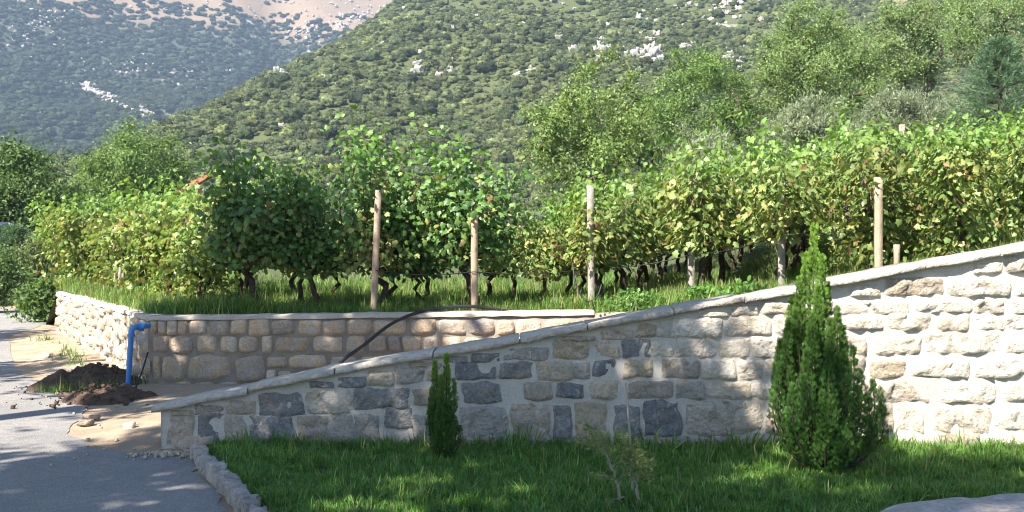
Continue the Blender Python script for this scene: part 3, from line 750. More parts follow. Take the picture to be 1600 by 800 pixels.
# trellis wire along the front posts, sagging a little
for hgt, lab in ((.62, 'low trellis wire strung between the front posts'),):
    mb = MB(); P_ = [(-1.72, 12.95, 1.42), (-.48, 13.0, 1.40), (1.02, 13.3, 1.44), (2.28, 13.0, 1.62), (3.12, 11.9, 1.85), (4.03, 11.3, 1.95)]
    Q = []
    for a, b in zip(P_[:-1], P_[1:]):
        a = np.array(a); b = np.array(b)
        for t in np.linspace(0, 1, 8)[:-1]: Q.append(a+(b-a)*t-np.array((0, .06, .05*math.sin(math.pi*t))))
    mb.tube(Q, .006, 4, False); tag(obj('trellis_wire', mb.data('trellis_wire', M_black)), lab, 'wire')

# ------------------------------------------------------------------ trees
def build_tree(name, label, base, crown_c, crown_r, n_att, leaves, leaf, pal, wts, seed, trunk_r=.16, tmpl=(DIA, DIAF), clump=.55, cat='tree', group='trees behind the vineyard', mat=None, up=0.0, trunk_h=None, shell=.45, multi=1, jag=.25):
    rng = np.random.default_rng(seed); base = np.array(base, float); cc = np.array(crown_c, float)-base; cr = np.array(crown_r, float)
    # attraction points in an uneven crown
    A = []
    while len(A) < n_att:
        p = rng.normal(0, 1, 3); p /= np.linalg.norm(p); r = (shell+(1-shell)*rng.random())
        lump = 1+jag*mnoise.noise(Vector(tuple(p*1.7))+Vector((seed, 0, 0)))*1.6
        q = cc+p*r*cr*lump
        if q[2] > .25*cc[2]*.5: A.append(q)
    A = np.array(A); A = A[np.argsort(np.linalg.norm(A-np.array((0, 0, cc[2]*.4)), axis=1))]
    th = trunk_h if trunk_h else max(.35, (cc[2]-cr[2])*1.0+.25*cr[2])
    nodes = [np.zeros(3)]; par = [-1]; wob = rng.normal(0, .05, 2)
    for m in range(multi):
        prev = 0; off = rng.normal(0, .35, 2) if multi > 1 else np.zeros(2)
        for i in range(1, 6):
            t = i/5; nodes.append(np.array((off[0]*t+wob[0]*math.sin(t*3)*2, off[1]*t+wob[1]*math.sin(t*4)*2, th*t))); par.append(prev); prev = len(nodes)-1
    tips = []
    step = max(.25, .14*cr.mean())
    for a in A:
        Nn = np.array(nodes); d = np.linalg.norm(Nn-a, axis=1)+.55*np.maximum(0, Nn[:, 2]-a[2]+.3); d[0] += 5
        if len(Nn) > 5: d[1:3] += 1.5
        k = int(np.argmin(d)); p0 = Nn[k]; L = np.linalg.norm(a-p0); m_ = max(1, int(L/step)); prev = k
        for i in range(1, m_+1):
            t = i/m_; q = p0+(a-p0)*t; q = q+np.array((0, 0, .10*L*math.sin(math.pi*t)))+rng.normal(0, .05*step*3, 3)*(i < m_)
            nodes.append(q); par.append(prev); prev = len(nodes)-1
        tips.append(prev)
    Nn = np.array(nodes); cnt = np.zeros(len(Nn))
    for t in tips:
        k = t
        while k >= 0: cnt[k] += 1; k = par[k]
    rr = trunk_r*np.sqrt(np.maximum(cnt, .5)/len(tips)); rr = np.maximum(rr, .012)
    mb = MB(); th_ = np.arange(6)*2*math.pi/6; Vb = []; Fb = []; nb = 0
    for i in range(1, len(Nn)):
        a, b = Nn[par[i]], Nn[i]; t = unit(b-a); u_ = np.cross(t, (.2, .9, .3)); u_ = unit(u_); v_ = np.cross(t, u_)
        ring = np.cos(th_)[:, None]*u_+np.sin(th_)[:, None]*v_
        ra = min(rr[par[i]], rr[i]*1.35); Vb.append(a-t*ra*.3+ring*ra); Vb.append(b+ring*rr[i])
        for j in range(6): Fb.append((nb+j, nb+(j+1) % 6, nb+6+(j+1) % 6, nb+6+j))
        nb += 12
    if isinstance(base, np.ndarray): bl = tuple(base)
    e = empty(name, bl, label, cat, group)
    obj('trunk', mesh_data('trunk', np.concatenate(Vb), np.array(Fb), M_bark), e)
    # leaves around the tips and the outer twigs
    src = np.array(tips); k = rng.choice(len(src), leaves); node = src[k].copy()
    back = rng.random(leaves) < .35; pa = np.array(par); node[back] = np.maximum(pa[node[back]], 1)
    jit = rng.normal(0, 1, (leaves, 3)); rl = np.abs(rng.normal(0, 1, (leaves, 1)))**.8
    C = Nn[node]+unit(jit)*rl*clump*np.array((1, 1, .75))
    C = C[C[:, 2] > .1]; n = len(C)
    T = unit(C-Nn[node[:n]] if False else rng.normal(0, 1, (n, 3)))+np.array((0, 0, -.35+up))
    Nm = rng.normal(0, .6, (n, 3))+np.array((0, 0, .6))+.5*unit(C-cc)
    col = pick_cols(n, pal, wts, .16, rng)
    cl = np.array([1+.28*mnoise.noise(Vector((c[0]*.9+seed, c[1]*.9, c[2]*.9))) for c in C]); col *= cl[:, None]
    sz = leaf*rng.uniform(.6, 1.35, n)
    V, F, Cc = cards(C, T, Nm, sz, tmpl[0], tmpl[1], col)
    obj('crown', mesh_data('crown', V, F, mat or M_tree, Cc), e)
    return e

def tree_px(name, label, x0, x1, y0, y1, d, base_z=None, depth=None, **kw):
    c = at((x0+x1)/2, (y0+y1)/2, d); rx = (x1-x0)/3200*d; rz = (y1-y0)/3200*d
    bx, by = c[0]+kw.pop('lean', 0), d
    bz_ = float(G(bx, by)) if base_z is None else base_z
    return build_tree(name, label, (bx, by, bz_-.1), c, (rx*.95, depth or rx*.95, rz*.95), **kw)

LG = [(.125, .21, .05), (.16, .25, .06), (.10, .17, .045), (.20, .27, .07)]
DG = [(.075, .13, .035), (.095, .155, .04), (.055, .10, .03), (.125, .18, .05)]
OL = [(.20, .24, .14), (.245, .28, .18), (.155, .195, .11), (.29, .325, .22)]
OK = [(.155, .23, .07), (.19, .265, .085), (.12, .185, .06), (.225, .285, .10)]
tree_px('leafy_tree', 'dense dark green tree beside the road at the left edge', -90, 138, 226, 440, 37, base_z=-.08, n_att=120, leaves=46000, leaf=.13, pal=DG, wts=[4, 3, 3, 1.5], seed=1, trunk_r=.2, clump=.6, tmpl=(BROAD, BROADF))
tree_px('leafy_tree', 'round light green tree behind the left clump of vines', 108, 312, 192, 370, 46, base_z=-.08, n_att=110, leaves=38000, leaf=.13, pal=LG, wts=[4, 3, 3, 1], seed=2, trunk_r=.2, clump=.62)
tree_px('leafy_tree', 'open yellow-green tree with visible branches in the middle behind the vines', 795, 1050, 92, 330, 40, n_att=110, leaves=24000, leaf=.14, pal=[(.14, .215, .055), (.18, .255, .065), (.11, .175, .05), (.235, .27, .08)], wts=[4, 3, 3, 1.2], seed=3, trunk_r=.17, clump=.5, tmpl=(DIA, DIAF), multi=3, trunk_h=1.0)
tree_px('leafy_tree', 'rounded green tree right behind the open yellow-green one', 1005, 1178, 68, 270, 48, n_att=100, leaves=32000, leaf=.12, pal=LG, wts=[4, 3, 3, .6], seed=4, trunk_r=.2, clump=.6)
tree_px('leafy_tree', 'largest light green tree reaching the top edge above the vineyard', 1165, 1378, -20, 245, 47, n_att=150, leaves=52000, leaf=.12, pal=OK, wts=[4, 3, 3, 1.5], seed=5, trunk_r=.26, clump=.62)
tree_px('leafy_tree', 'thin-crowned tree with dark forked leaning trunk right of the largest tree', 1350, 1490, -20, 150, 54, n_att=80, leaves=22000, leaf=.13, pal=OK, wts=[3, 3, 4, 1.5], seed=6, trunk_r=.24, clump=.62, lean=1.2, multi=2, trunk_h=4.0)
tree_px('leafy_tree', 'oak crown at the top right corner above the pine', 1465, 1640, -60, 120, 62, n_att=90, leaves=24000, leaf=.14, pal=OK, wts=[4, 3, 3, 1], seed=7, trunk_r=.26, clump=.75, trunk_h=5.)
for k, (x0, x1, y0, y1, d, lab) in enumerate(((1042, 1162, 200, 300, 33, 'grey-green olive bush at the foot of the middle trees'), (1203, 1328, 150, 240, 35, 'silvery olive bush under the largest tree'), (1330, 1458, 138, 225, 36, 'pale olive bush left of the pine, below the forked trunk'), (1452, 1566, 148, 215, 37, 'low olive bush in front of the pine'))):
    tree_px('olive_bush', lab, x0, x1, y0, y1, d, n_att=60, leaves=16000, leaf=.15, pal=OL, wts=[4, 3, 3, 1.3], seed=20+k, trunk_r=.08, clump=.34, tmpl=(SLIM, DIAF), cat='bush', group='olive bushes behind the vines', up=1.1, multi=3, trunk_h=.5)
tree_px('leafy_bush', 'yellow-green bush at the roadside below the dark left tree', 18, 84, 372, 478, 31, base_z=-.05, n_att=45, leaves=9000, leaf=.11, pal=[(.11, .15, .045), (.15, .17, .06), (.07, .11, .04)], wts=[3, 2, 3], seed=31, trunk_r=.07, clump=.35, cat='bush', group='roadside bushes', multi=3, trunk_h=.7)
tree_px('leafy_bush', 'dark bush at the far left edge beside the road', -50, 26, 388, 482, 29, base_z=-.05, n_att=45, leaves=9000, leaf=.1, pal=DG, wts=[3, 2, 3, 1], seed=32, trunk_r=.07, clump=.32, cat='bush', group='roadside bushes', multi=3, trunk_h=.5)
for k, (x0, x1, y0, y1, d, lab) in enumerate(((58, 92, 442, 492, 25, 'small bush at the far end of the road-side wall'), (190, 300, 350, 425, 40, 'low green bush seen under the left vines'), (290, 400, 345, 425, 42, 'low dark bush behind the tall shaded vine'), (390, 520, 350, 425, 44, 'low bush behind the gap in the shaded vines'), (510, 660, 350, 425, 44, 'low bush behind the leftmost pale post'), (640, 830, 345, 425, 45, 'long low bush behind the two leftmost posts'))):
    tree_px('leafy_bush', lab, x0, x1, y0, y1, d, base_z=-.05 if d < 30 else .3, n_att=40, leaves=7000, leaf=.13, pal=DG, wts=[3, 3, 3, 1], seed=50+k, trunk_r=.06, clump=.4, cat='bush', group='low bushes behind the vineyard', multi=3, trunk_h=.4)
tree_px('leafy_tree', 'small green tree between the dark left tree and the left vines', 60, 150, 330, 460, 33, base_z=-.05, n_att=50, leaves=11000, leaf=.12, pal=LG, wts=[3, 3, 3, .5], seed=33, trunk_r=.09, clump=.42, group='roadside bushes', cat='tree')

# trees along the far side of the road, out of frame: their shade falls on lawn, wall and road
SH = [(-5.75, 1.25, 9.3, 3.1, 2.6, 41), (-4.7, -3.9, 12.3, 2.5, 2.2, 45), (-8.1, 6.6, 9.0, 2.45, 2.0, 42), (-9.6, -.1, 8.5, 2.2, 2.0, 46), (-12.2, 8.4, 8.0, 1.2, 1.2, 43), (-15.6, 15., 7.0, 1.6, 1.5, 44), (-20., 20., 7., 1.5, 1.5, 47)]
for k, (x, y, zc, r, rz, sd) in enumerate(SH):
    build_tree('roadside_tree', 'tall leafy tree out on the left side of the road', (x-(.9 if k == 0 else 0), y-(.4 if k == 0 else 0), -.1), (x, y, zc), (r, r, rz), 70, int((980 if k == 0 else 860 if k not in (3, 4) else 560)*r*r), .24, DG, [3, 3, 3, 1], sd, trunk_r=.2, tmpl=(BROAD, BROADF), clump=.55, group='trees lining the road')

# ------------------------------------------------------------------ pine at the right
def pine(label, px, ytop, d, h, r, seed):
    rng = np.random.default_rng(seed); x = (px-800)/1600*d; zt = EYE+(400-ytop)/1600*d
    e = empty('pine_tree', (x, d, zt-h), label, 'tree', 'trees behind the vineyard')
    mb = MB(); mb.tube([(0, 0, -1), (.05, 0, h*.5), (0, 0, h)], (.16, .1, .02), 7); Cs = []; Ts = []
    for i in range(17):
        z = h*(.12+.86*i/17); R = r*(1-(i/17)**1.15)*.95+.15
        for a in np.arange(7)*.9+i*.55+rng.uniform(-.2, .2, 7):
            L = R*rng.uniform(.75, 1.1); n_ = 7; t = np.linspace(0, 1, n_)
            P_ = np.stack((np.cos(a)*L*t, np.sin(a)*L*t, z+.28*L*t**1.6-.08*L*t), -1); mb.tube(P_, np.linspace(.03, .008, n_), 4, False)
            m_ = 150; u = rng.uniform(.25, 1.05, m_)[:, None]; base = np.array((np.cos(a)*L, np.sin(a)*L, 0))*u+np.concatenate((np.zeros((m_, 2)), z+.28*L*u**1.6-.08*L*u), 1)
            dv = np.array((np.cos(a), np.sin(a), .7)); Cs.append(base+rng.normal(0, .06, (m_, 3))); Ts.append(dv+rng.normal(0, .7, (m_, 3)))
    C = np.concatenate(Cs); T = np.concatenate(Ts); n = len(C)
    V, F, Cc = cards(C, T, rng.normal(0, 1, (n, 3)), rng.uniform(.14, .26, n), SLIM*np.array((1, .6, 1)), DIAF, pick_cols(n, [(.10, .175, .095), (.13, .20, .11), (.075, .13, .075)], [3, 2, 2], .15, rng))
    obj('trunk', mb.data('trunk', M_bark), e); obj('crown', mesh_data('crown', V, F, M_tree, Cc), e)
pine('blue-green young pine at the right edge above the vines', 1560, 52, 34, 5.4, 2.5, 61)
pine('small blue-green pine tip beside the bush at far left', 22, 352, 33, 3.0, .9, 62)

# ------------------------------------------------------------------ thujas
def thuja(label, px, pbase, ytop, d, plumes, seed, n_spray, rad_px, sl=.05):
    """plumes: (tip px, tip py, half-width px, depth offset m, bottom py)"""
    rng = np.random.default_rng(seed); c = at(px, pbase, d); e = empty('thuja', tuple(c), label, 'conifer', 'thujas on the lawn')
    sc = d/1600; mb = MB(); C = []; T = []; tipness = []
    tot = sum(p[2]*(p[4]-p[1]) for p in plumes); htot = (pbase-ytop)*sc
    for tx, ty, hw, dy, by in plumes:
        tip = np.array(((tx-px)*sc, dy, (pbase-ty)*sc)); b0 = np.array(((tx-px)*sc*.25, dy*.3, .02)); r = hw*sc*.84; zb = (pbase-min(by+14, pbase-4))*sc
        pts = [b0+(tip-b0)*t+np.array(((tx-px)*sc*.55*math.sin(math.pi*t)*.6, dy*.35*math.sin(math.pi*t), 0)) for t in np.linspace(0, 1, 8)]
        mb.tube(pts, np.linspace(.012, .002, 8), 5, False); pts = np.array(pts)
        m_ = int(n_spray*hw*(by-ty)/tot); z = zb+(tip[2]-zb)*rng.random(m_)**.9; t = (z-zb)/(tip[2]-zb)
        ax = np.stack([np.interp(z, pts[:, 2], pts[:, j]) for j in range(3)], -1)
        prof = np.minimum(1, (1-t)**.75*1.35)*np.minimum(1, .45+t*2.2); a = rng.uniform(0, 6.283, m_); q = rng.uniform(.25, 1, m_)**.5
        lump = 1+.10*np.sin(z*31+a*3+tx)+.10*np.sin(z*11-a*2+tx*.7)
        rad_ = np.stack((np.cos(a), np.sin(a), np.zeros(m_)), -1)
        C.append(ax+rad_*(r*prof*q*lump)[:, None]); T.append(rad_*.42+np.array((0, 0, 1.0))+rng.normal(0, .16, (m_, 3))); tipness.append(np.clip((z/htot-.45)*1.4, 0, 1)+.25*q)
    C = np.concatenate(C); T = unit(np.concatenate(T)); tp = np.concatenate(tipness); n = len(C)
    Nm = unit(rng.normal(0, 1, (n, 3))*np.array((1, 1, .2)))
    # each spray: a flat fan of narrow scale-leaf shoots
    tm = []; tf = []
    for ang, L, o in ((0, 1, 0), (.5, .7, .18), (-.5, .7, .12), (.62, .5, .42), (-.62, .5, .36), (.35, .38, .62), (-.35, .38, .58)):
        du = np.array((math.cos(ang), math.sin(ang))); pv = np.array((-du[1], du[0])); k = len(tm); o_ = np.array((o, 0))
        for s_, wv in ((0, 0), (.55, .05), (1, 0), (.55, -.05)):
            q = o_+du*L*s_+pv*wv; tm.append((q[0], q[1], 0))
        tf.append((k, k+1, k+2, k+3))
    col = pick_cols(n, [(.034, .09, .018), (.046, .112, .022), (.027, .07, .016), (.062, .138, .027)], [4, 3, 3, 2], .12, rng)
    yel = np.array((.20, .33, .04)); tp = np.clip(tp, 0, 1)[:, None]**1.6; col = col*(1-tp*.8)+yel*tp*.8
    V, F, Cc = cards(C, T, Nm, rng.uniform(.8, 1.3, n)*sl, np.array(tm), np.array(tf), col)
    obj('trunk', mb.data('trunk', M_bark), e); obj('foliage', mesh_data('foliage', V, F, M_thuja, Cc), e)
    return e
BP = [(1272, 354, 16, 0, 560), (1261, 398, 14, .03, 600), (1283, 402, 15, -.03, 600), (1250, 436, 17, 0, 640), (1296, 446, 17, .05, 640), (1272, 450, 22, -.1, 680), (1240, 470, 18, .05, 680), (1308, 484, 18, 0, 690), (1258, 490, 22, -.18, 715), (1288, 500, 22, -.16, 715), (1229, 505, 17, -.05, 700), (1320, 515, 17, .05, 705), (1219, 535, 15, .0, 705), (1245, 545, 22, -.26, 722), (1303, 548, 22, -.22, 722), (1331, 545, 14, -.02, 705), (1214, 570, 13, -.08, 705), (1274, 560, 24, -.3, 728), (1340, 580, 13, -.06, 700), (1210, 600, 11, -.02, 700), (1228, 600, 17, -.2, 716), (1325, 600, 18, -.2, 714), (1352, 622, 12, -.05, 700), (1363, 596, 11, .0, 706), (1376, 612, 9, .02, 702), (1372, 640, 11, -.06, 705), (1350, 650, 12, -.12, 712), (1222, 650, 14, -.12, 712), (1270, 640, 24, -.28, 735), (1300, 650, 20, -.26, 730), (1260, 470, 26, .18, 690), (1290, 490, 26, .2, 700), (1235, 540, 24, .2, 700), (1320, 560, 24, .2, 700)]
thuja('large thuja with bright yellow-green tip standing before the sunlit wall', 1290, 745, 354, 7.45, BP, 71, 19000, None, .04)
SP = [(680, 566, 9, 0, 700), (697, 558, 10, .02, 715), (709, 596, 6, 0, 700), (690, 590, 11, -.04, 722), (674, 610, 7, .03, 705), (703, 630, 9, -.03, 715), (712, 660, 5, .0, 700), (672, 640, 5, -.02, 700), (690, 640, 14, -.05, 726), (718, 668, 4, .0, 700)]
thuja('small dark columnar thuja before the shaded part of the wall', 691, 727, 558, 7.85, SP, 72, 4200, None, .034)

# ------------------------------------------------------------------ young juniper with a stake
def juniper():
    rng = np.random.default_rng(81); c = at(985, 806, 6.45); e = empty('young_juniper', (c[0], c[1], .02), 'straggly pale young juniper growing beside a thin stake', 'sapling')
    sc = 6.45/1600; mb = MB(); C = []; T = []
    def br(p, q, r0, r1, n_leaf, spread):
        n_leaf = int(n_leaf*.8)
        p = np.array(p); q = np.array(q); t = np.linspace(0, 1, 6)[:, None]; P_ = p+(q-p)*t+rng.normal(0, .008, (6, 3))*np.sin(t*3.1); mb.tube(P_, np.linspace(r0, r1, 6), 5, False)
        u = rng.uniform(.25, 1.02, n_leaf)[:, None]; C.append(p+(q-p)*u+rng.normal(0, spread, (n_leaf, 3))); T.append((q-p)/np.linalg.norm(q-p)+rng.normal(0, .55, (n_leaf, 3)))
    W = lambda px, py, dy=0: ((px-985)*sc, dy, (806-py)*sc)
    br(W(966, 806), W(965, 765), .012, .01, 0, .01); br(W(965, 770), W(950, 728, -.02), .01, .007, 30, .02); br(W(950, 730, -.02), W(928, 690, -.04), .006, .003, 130, .018); br(W(928, 700), W(915, 674, -.04), .003, .002, 60, .010)
    br(W(945, 722), W(905, 705, .03), .004, .002, 110, .014); br(W(966, 765), W(925, 758, .05), .004, .002, 90, .013); br(W(966, 770), W(978, 745, -.03), .006, .004, 60, .03)
    br(W(998, 806), W(992, 765, .03), .011, .008, 0, .01); br(W(992, 768, .03), W(985, 725, .02), .007, .004, 150, .03); br(W(992, 765, .03), W(1018, 735, .05), .005, .002, 150, .022); br(W(985, 730), W(968, 692, 0), .004, .002, 160, .024); br(W(960, 740), W(990, 716, .0), .004, .002, 190, .03); br(W(975, 790), W(940, 800, -.1), .004, .002, 80, .014); br(W(990, 760), W(1010, 752, -.08), .004, .002, 130, .025); br(W(955, 735), W(945, 700, .06), .004, .002, 120, .02); br(W(975, 735), W(1000, 730, .0), .003, .002, 160, .03)
    C = np.concatenate(C); T = np.concatenate(T); n = len(C)
    tm = []; tf = []
    for ang, L, o in ((0, 1, 0), (.7, .5, .2), (-.7, .5, .3), (.6, .4, .55)):
        du = np.array((math.cos(ang), math.sin(ang))); pv = np.array((-du[1], du[0])); k = len(tm)
        for s_, wv in ((0, 0), (.5, .07), (1, 0), (.5, -.07)): q = np.array((o, 0))+du*L*s_+pv*wv; tm.append((q[0], q[1], 0))
        tf.append((k, k+1, k+2, k+3))
    V, F, Cc = cards(C, T, rng.normal(0, 1, (n, 3)), rng.uniform(.024, .045, n), np.array(tm), np.array(tf), pick_cols(n, [(.18, .23, .08), (.24, .28, .10), (.12, .17, .065), (.26, .26, .12)], [4, 2, 3, 1], .15, rng))
    obj('stem', mb.data('stem', M_postgrey), e); obj('foliage', mesh_data('foliage', V, F, M_tree, Cc), e)
juniper()
mb = MB(); pa = at(978, 598, 6.75); pb = at(990, 770, 6.7); pb[2] = -.05
mb.tube([pa, pa*.6+pb*.4+np.array((.004, 0, 0)), pb], (.006, .008, .009), 6); tag(obj('wooden_stake', mb.data('wooden_stake', M_postgrey)), 'thin bare stake leaning behind the young juniper', 'stake')

# ------------------------------------------------------------------ boulder, pipe, hoses, soil heaps, pebbles
def boulder():
    V = []; F = []; n1, n2 = 48, 18
    for j in range(n2):
        t = j/(n2-1); ph = t*math.pi/2*1.02
        for i in range(n1):
            a = i*2*math.pi/n1; r = math.sin(ph)**.62; z = math.cos(ph)**.55 if math.cos(ph) > 0 else -.1
            w_ = 1+.14*fbm(math.cos(a)*1.2, math.sin(a)*1.2, 4.)
            x = 1.28*r*w_*math.cos(a); y = .62*r*w_*math.sin(a)
            zz = .27*z+.035*fbm(x*2.2, y*2.2, 1.)+.012*fbm(x*9, y*9, 6.) - .02*x
            if x > .25+.35*y and j < n2-3: zz -= .022
            V.append((x, y, zz))
    F = [(j*n1+i, (j+1)*n1+i, (j+1)*n1+(i+1) % n1, j*n1+(i+1) % n1) for j in range(n2-1) for i in range(n1)]
    o = obj('boulder', mesh_data('boulder', np.array(V), np.array(F), M_boulder, None, True)); o.location = (3.16, 5.46, -.005); o.rotation_euler = (0, 0, .08); o.color = (.30, .285, .275, 1)
    tag(o, 'flat-topped bluish grey boulder in the lawn at the bottom right', 'rock')
boulder()

pp = empty('blue_water_pipe', (-4.55, 12.1, -.05), 'bright blue plastic standpipe with an elbow into the terrace wall', 'pipe')
A = at(199, 614, 12.05); B = at(205, 517, 12.05); o_ = np.array((-4.55, 12.1, -.05)); A[2] = -.05
mb = MB(); mb.tube([A-o_, B-o_-np.array((0, 0, .03))], .031, 14); obj('riser', mb.data('riser', M_bluepipe, True), pp)
mb = MB(); el = [B-o_-np.array((0, 0, .04)), B-o_-np.array((-.002, 0, .0)), B-o_+np.array((.02, .01, .035)), B-o_+np.array((.06, .03, .045)), B-o_+np.array((.09, .05, .045))]
mb.tube(el, .036, 14); obj('elbow', mb.data('elbow', M_bluepipe, True), pp)
mb = MB(); mb.tube([el[-1]-np.array((.02, .012, 0)), el[-1]+np.array((.03, .018, 0))], .05, 14); mb.tube([B-o_-np.array((0, 0, .07)), B-o_-np.array((0, 0, .035))], .046, 14); obj('collar', mb.data('collar', M_bluepipe, True), pp)
mb = MB(); mb.tube([el[-1], el[-1]+np.array((.02, .22, 0))], .034, 12); obj('wall_stub', mb.data('wall_stub', M_bluepipe, True), pp)

def hose(name, label, pts, r, cat='hose'):
    pts = np.array(pts, float); t = np.arange(len(pts)); tt = np.linspace(0, len(pts)-1, len(pts)*7)
    # Catmull-Rom
    def cr(u):
        i = int(min(max(math.floor(u), 0), len(pts)-2)); f = u-i; p0, p1, p2, p3 = pts[max(i-1, 0)], pts[i], pts[i+1], pts[min(i+2, len(pts)-1)]
        return .5*((2*p1)+(-p0+p2)*f+(2*p0-5*p1+4*p2-p3)*f*f+(-p0+3*p1-3*p2+p3)*f**3)
    mb = MB(); mb.tube([cr(u) for u in tt], r, 8); return tag(obj(name, mb.data(name, M_black, True)), label, cat)
hose('black_hose', 'thick black hose arching from behind the front wall onto the terrace', [at(500, 600, 11.0), at(536, 563, 11.4), at(570, 538, 11.8), at(610, 507, 12.2), at(650, 489, 12.42), at(690, 481, 12.6), at(740, 479, 12.7), at(800, 487, 12.8)], .02)
hose('black_ground_pipe', 'short black pipe lying on the soil at the wall corner', [at(192, 622, 12.0)+(0, 0, .0), at(205, 626, 11.7), at(222, 627, 11.6), at(262, 628, 11.6)], .022, 'pipe')
hose('black_drip_hose', 'thin black hose looping around the middle post', [at(895, 410, 13.1), at(900, 445, 13.0), at(915, 470, 12.95), at(932, 465, 13.0), at(940, 445, 13.1)], .012)
hose('black_drip_hose', 'thin black hose leaning against the corner of the terrace wall', [at(231, 550, 12.25), at(222, 580, 12.2), at(214, 600, 12.1), at(210, 616, 12.0)], .011)
hose('black_drip_hose', 'thin black hose along the foot of the vines above the terrace wall', [at(430, 492, 12.75), at(520, 491, 12.75), at(590, 490, 12.8), at(640, 488, 12.85)], .012)

def heap(name, label, c, rx, ry, h, rot, seed, n=56):
    th = np.linspace(0, 2*math.pi, n, endpoint=False); rs = np.linspace(0, 1, 22)
    V = []
    for r in rs:
        for a in th:
            edge = 1+.28*fbm(math.cos(a)*1.4+seed, math.sin(a)*1.4, 2.)
            x = rx*r*edge*math.cos(a); y = ry*r*edge*math.sin(a)
            z = h*(1-r**1.5)+(1-r)*.0+ (.10*h*4*fbm(x*3.2+seed, y*3.2, 1.)+.035*fbm(x*13, y*13, seed))*(1-r**4)
            V.append((x*math.cos(rot)-y*math.sin(rot), x*math.sin(rot)+y*math.cos(rot), max(z, 0)-.02 if r < .99 else -.05))
    F = [(j*n+i, j*n+(i+1) % n, (j+1)*n+(i+1) % n, (j+1)*n+i) for j in range(len(rs)-1) for i in range(n)]
    o = obj(name, mesh_data(name, np.array(V), np.array(F), M_soil)); o.location = c
    return tag(o, label, 'soil heap', 'heaps of dug soil')
heap('soil_heap', 'larger heap of dark dug earth behind the blue pipe', (-5.12, 12.5, 0), .68, .5, .30, .3, 1.)
heap('soil_heap', 'lower heap of brown crumbly earth in front of the blue pipe', (-4.45, 11.35, 0), .55, .36, .19, .05, 7.)
# clods and stones
def clod(name, mat, seed): return block(name, 1, 1, .8, seed, mat, .35, 4)
CL = [clod('clod', M_soil, i*2.7) for i in range(3)]; PB = [clod('pebble', M_stone_front, 9+i*2.1) for i in range(3)]
rng = np.random.default_rng(5); mb = MB()
for i in range(260):
    c = ((-4.5, 11.3), (-5.15, 12.3))[i % 2]; x = c[0]+rng.normal(0, .42); y = c[1]+rng.normal(0, .28); s = .012+.035*rng.random()**3
    if y > WY-.1 and x > WX-.57*(y-WY)-.2: continue
    me = CL[i % 3]; v = np.array([q.co[:] for q in me.vertices])*s; f = np.array([p.vertices[:] for p in me.polygons])
    hz = max(0, .27*(1-((x+5.12)/.68)**2-((y-12.5)/.5)**2), .17*(1-((x+4.45)/.55)**2-((y-11.35)/.36)**2))
    mb.add(v+np.array((x, y, hz)), f)
tag(obj('soil_clods', mb.data('soil_clods', M_soil)), 'dark crumbs of earth scattered around the soil heaps', 'soil', kind='stuff')
mb = MB()
for i in range(420):
    u = rng.random(); x = np.interp(u, [0, 1], [-3.2, -8.6])+rng.normal(.25, .45); y = np.interp(u, [0, 1], [8.7, 19.5])+rng.normal(0, .5); s = .008+.03*rng.random()**4
    if i % 4 == 0: x = -2.75+rng.normal(0, .18); y = 8.22+rng.normal(0, .07); s = .012+.03*rng.random()**2
    if x > -2.95 and y > 8.45: continue
    me = PB[i % 3]; v = np.array([q.co[:] for q in me.vertices])*s; f = np.array([p.vertices[:] for p in me.polygons]); mb.add(v+np.array((x, y, .0)), f)
gr = tag(obj('gravel', mb.data('gravel', M_stone_front)), 'loose pale gravel along the road edge', 'gravel', kind='stuff'); gr.color = (.5, .44, .36, 1)
o = obj('loose_stone', clod('loose_stone', M_stone_front, 33)); o.scale = (.09, .085, .09); o.location = tuple(at(203, 675, 9.35)[:2])+(-.0,); o.color = (.62, .57, .5, 1)
tag(o, 'round white stone lying alone on the sandy patch', 'stone')
for k, (px, py, s, lab) in enumerate(((134, 665, .1, 'brownish stone at the road edge below the soil heaps'), (86, 560, .13, 'pale block at the foot of the road-side wall'), (148, 655, .07, 'small brown stone beside the larger one at the road edge'))):
    d = 2560/(py-400); o = obj('loose_stone', clod('loose_stone', M_stone_front, 40+k*3)); o.scale = (s*1.3, s, s*.8); o.location = ((px-800)/1600*d, d, 0); o.color = (.36, .29, .22, 1); tag(o, lab, 'stone')

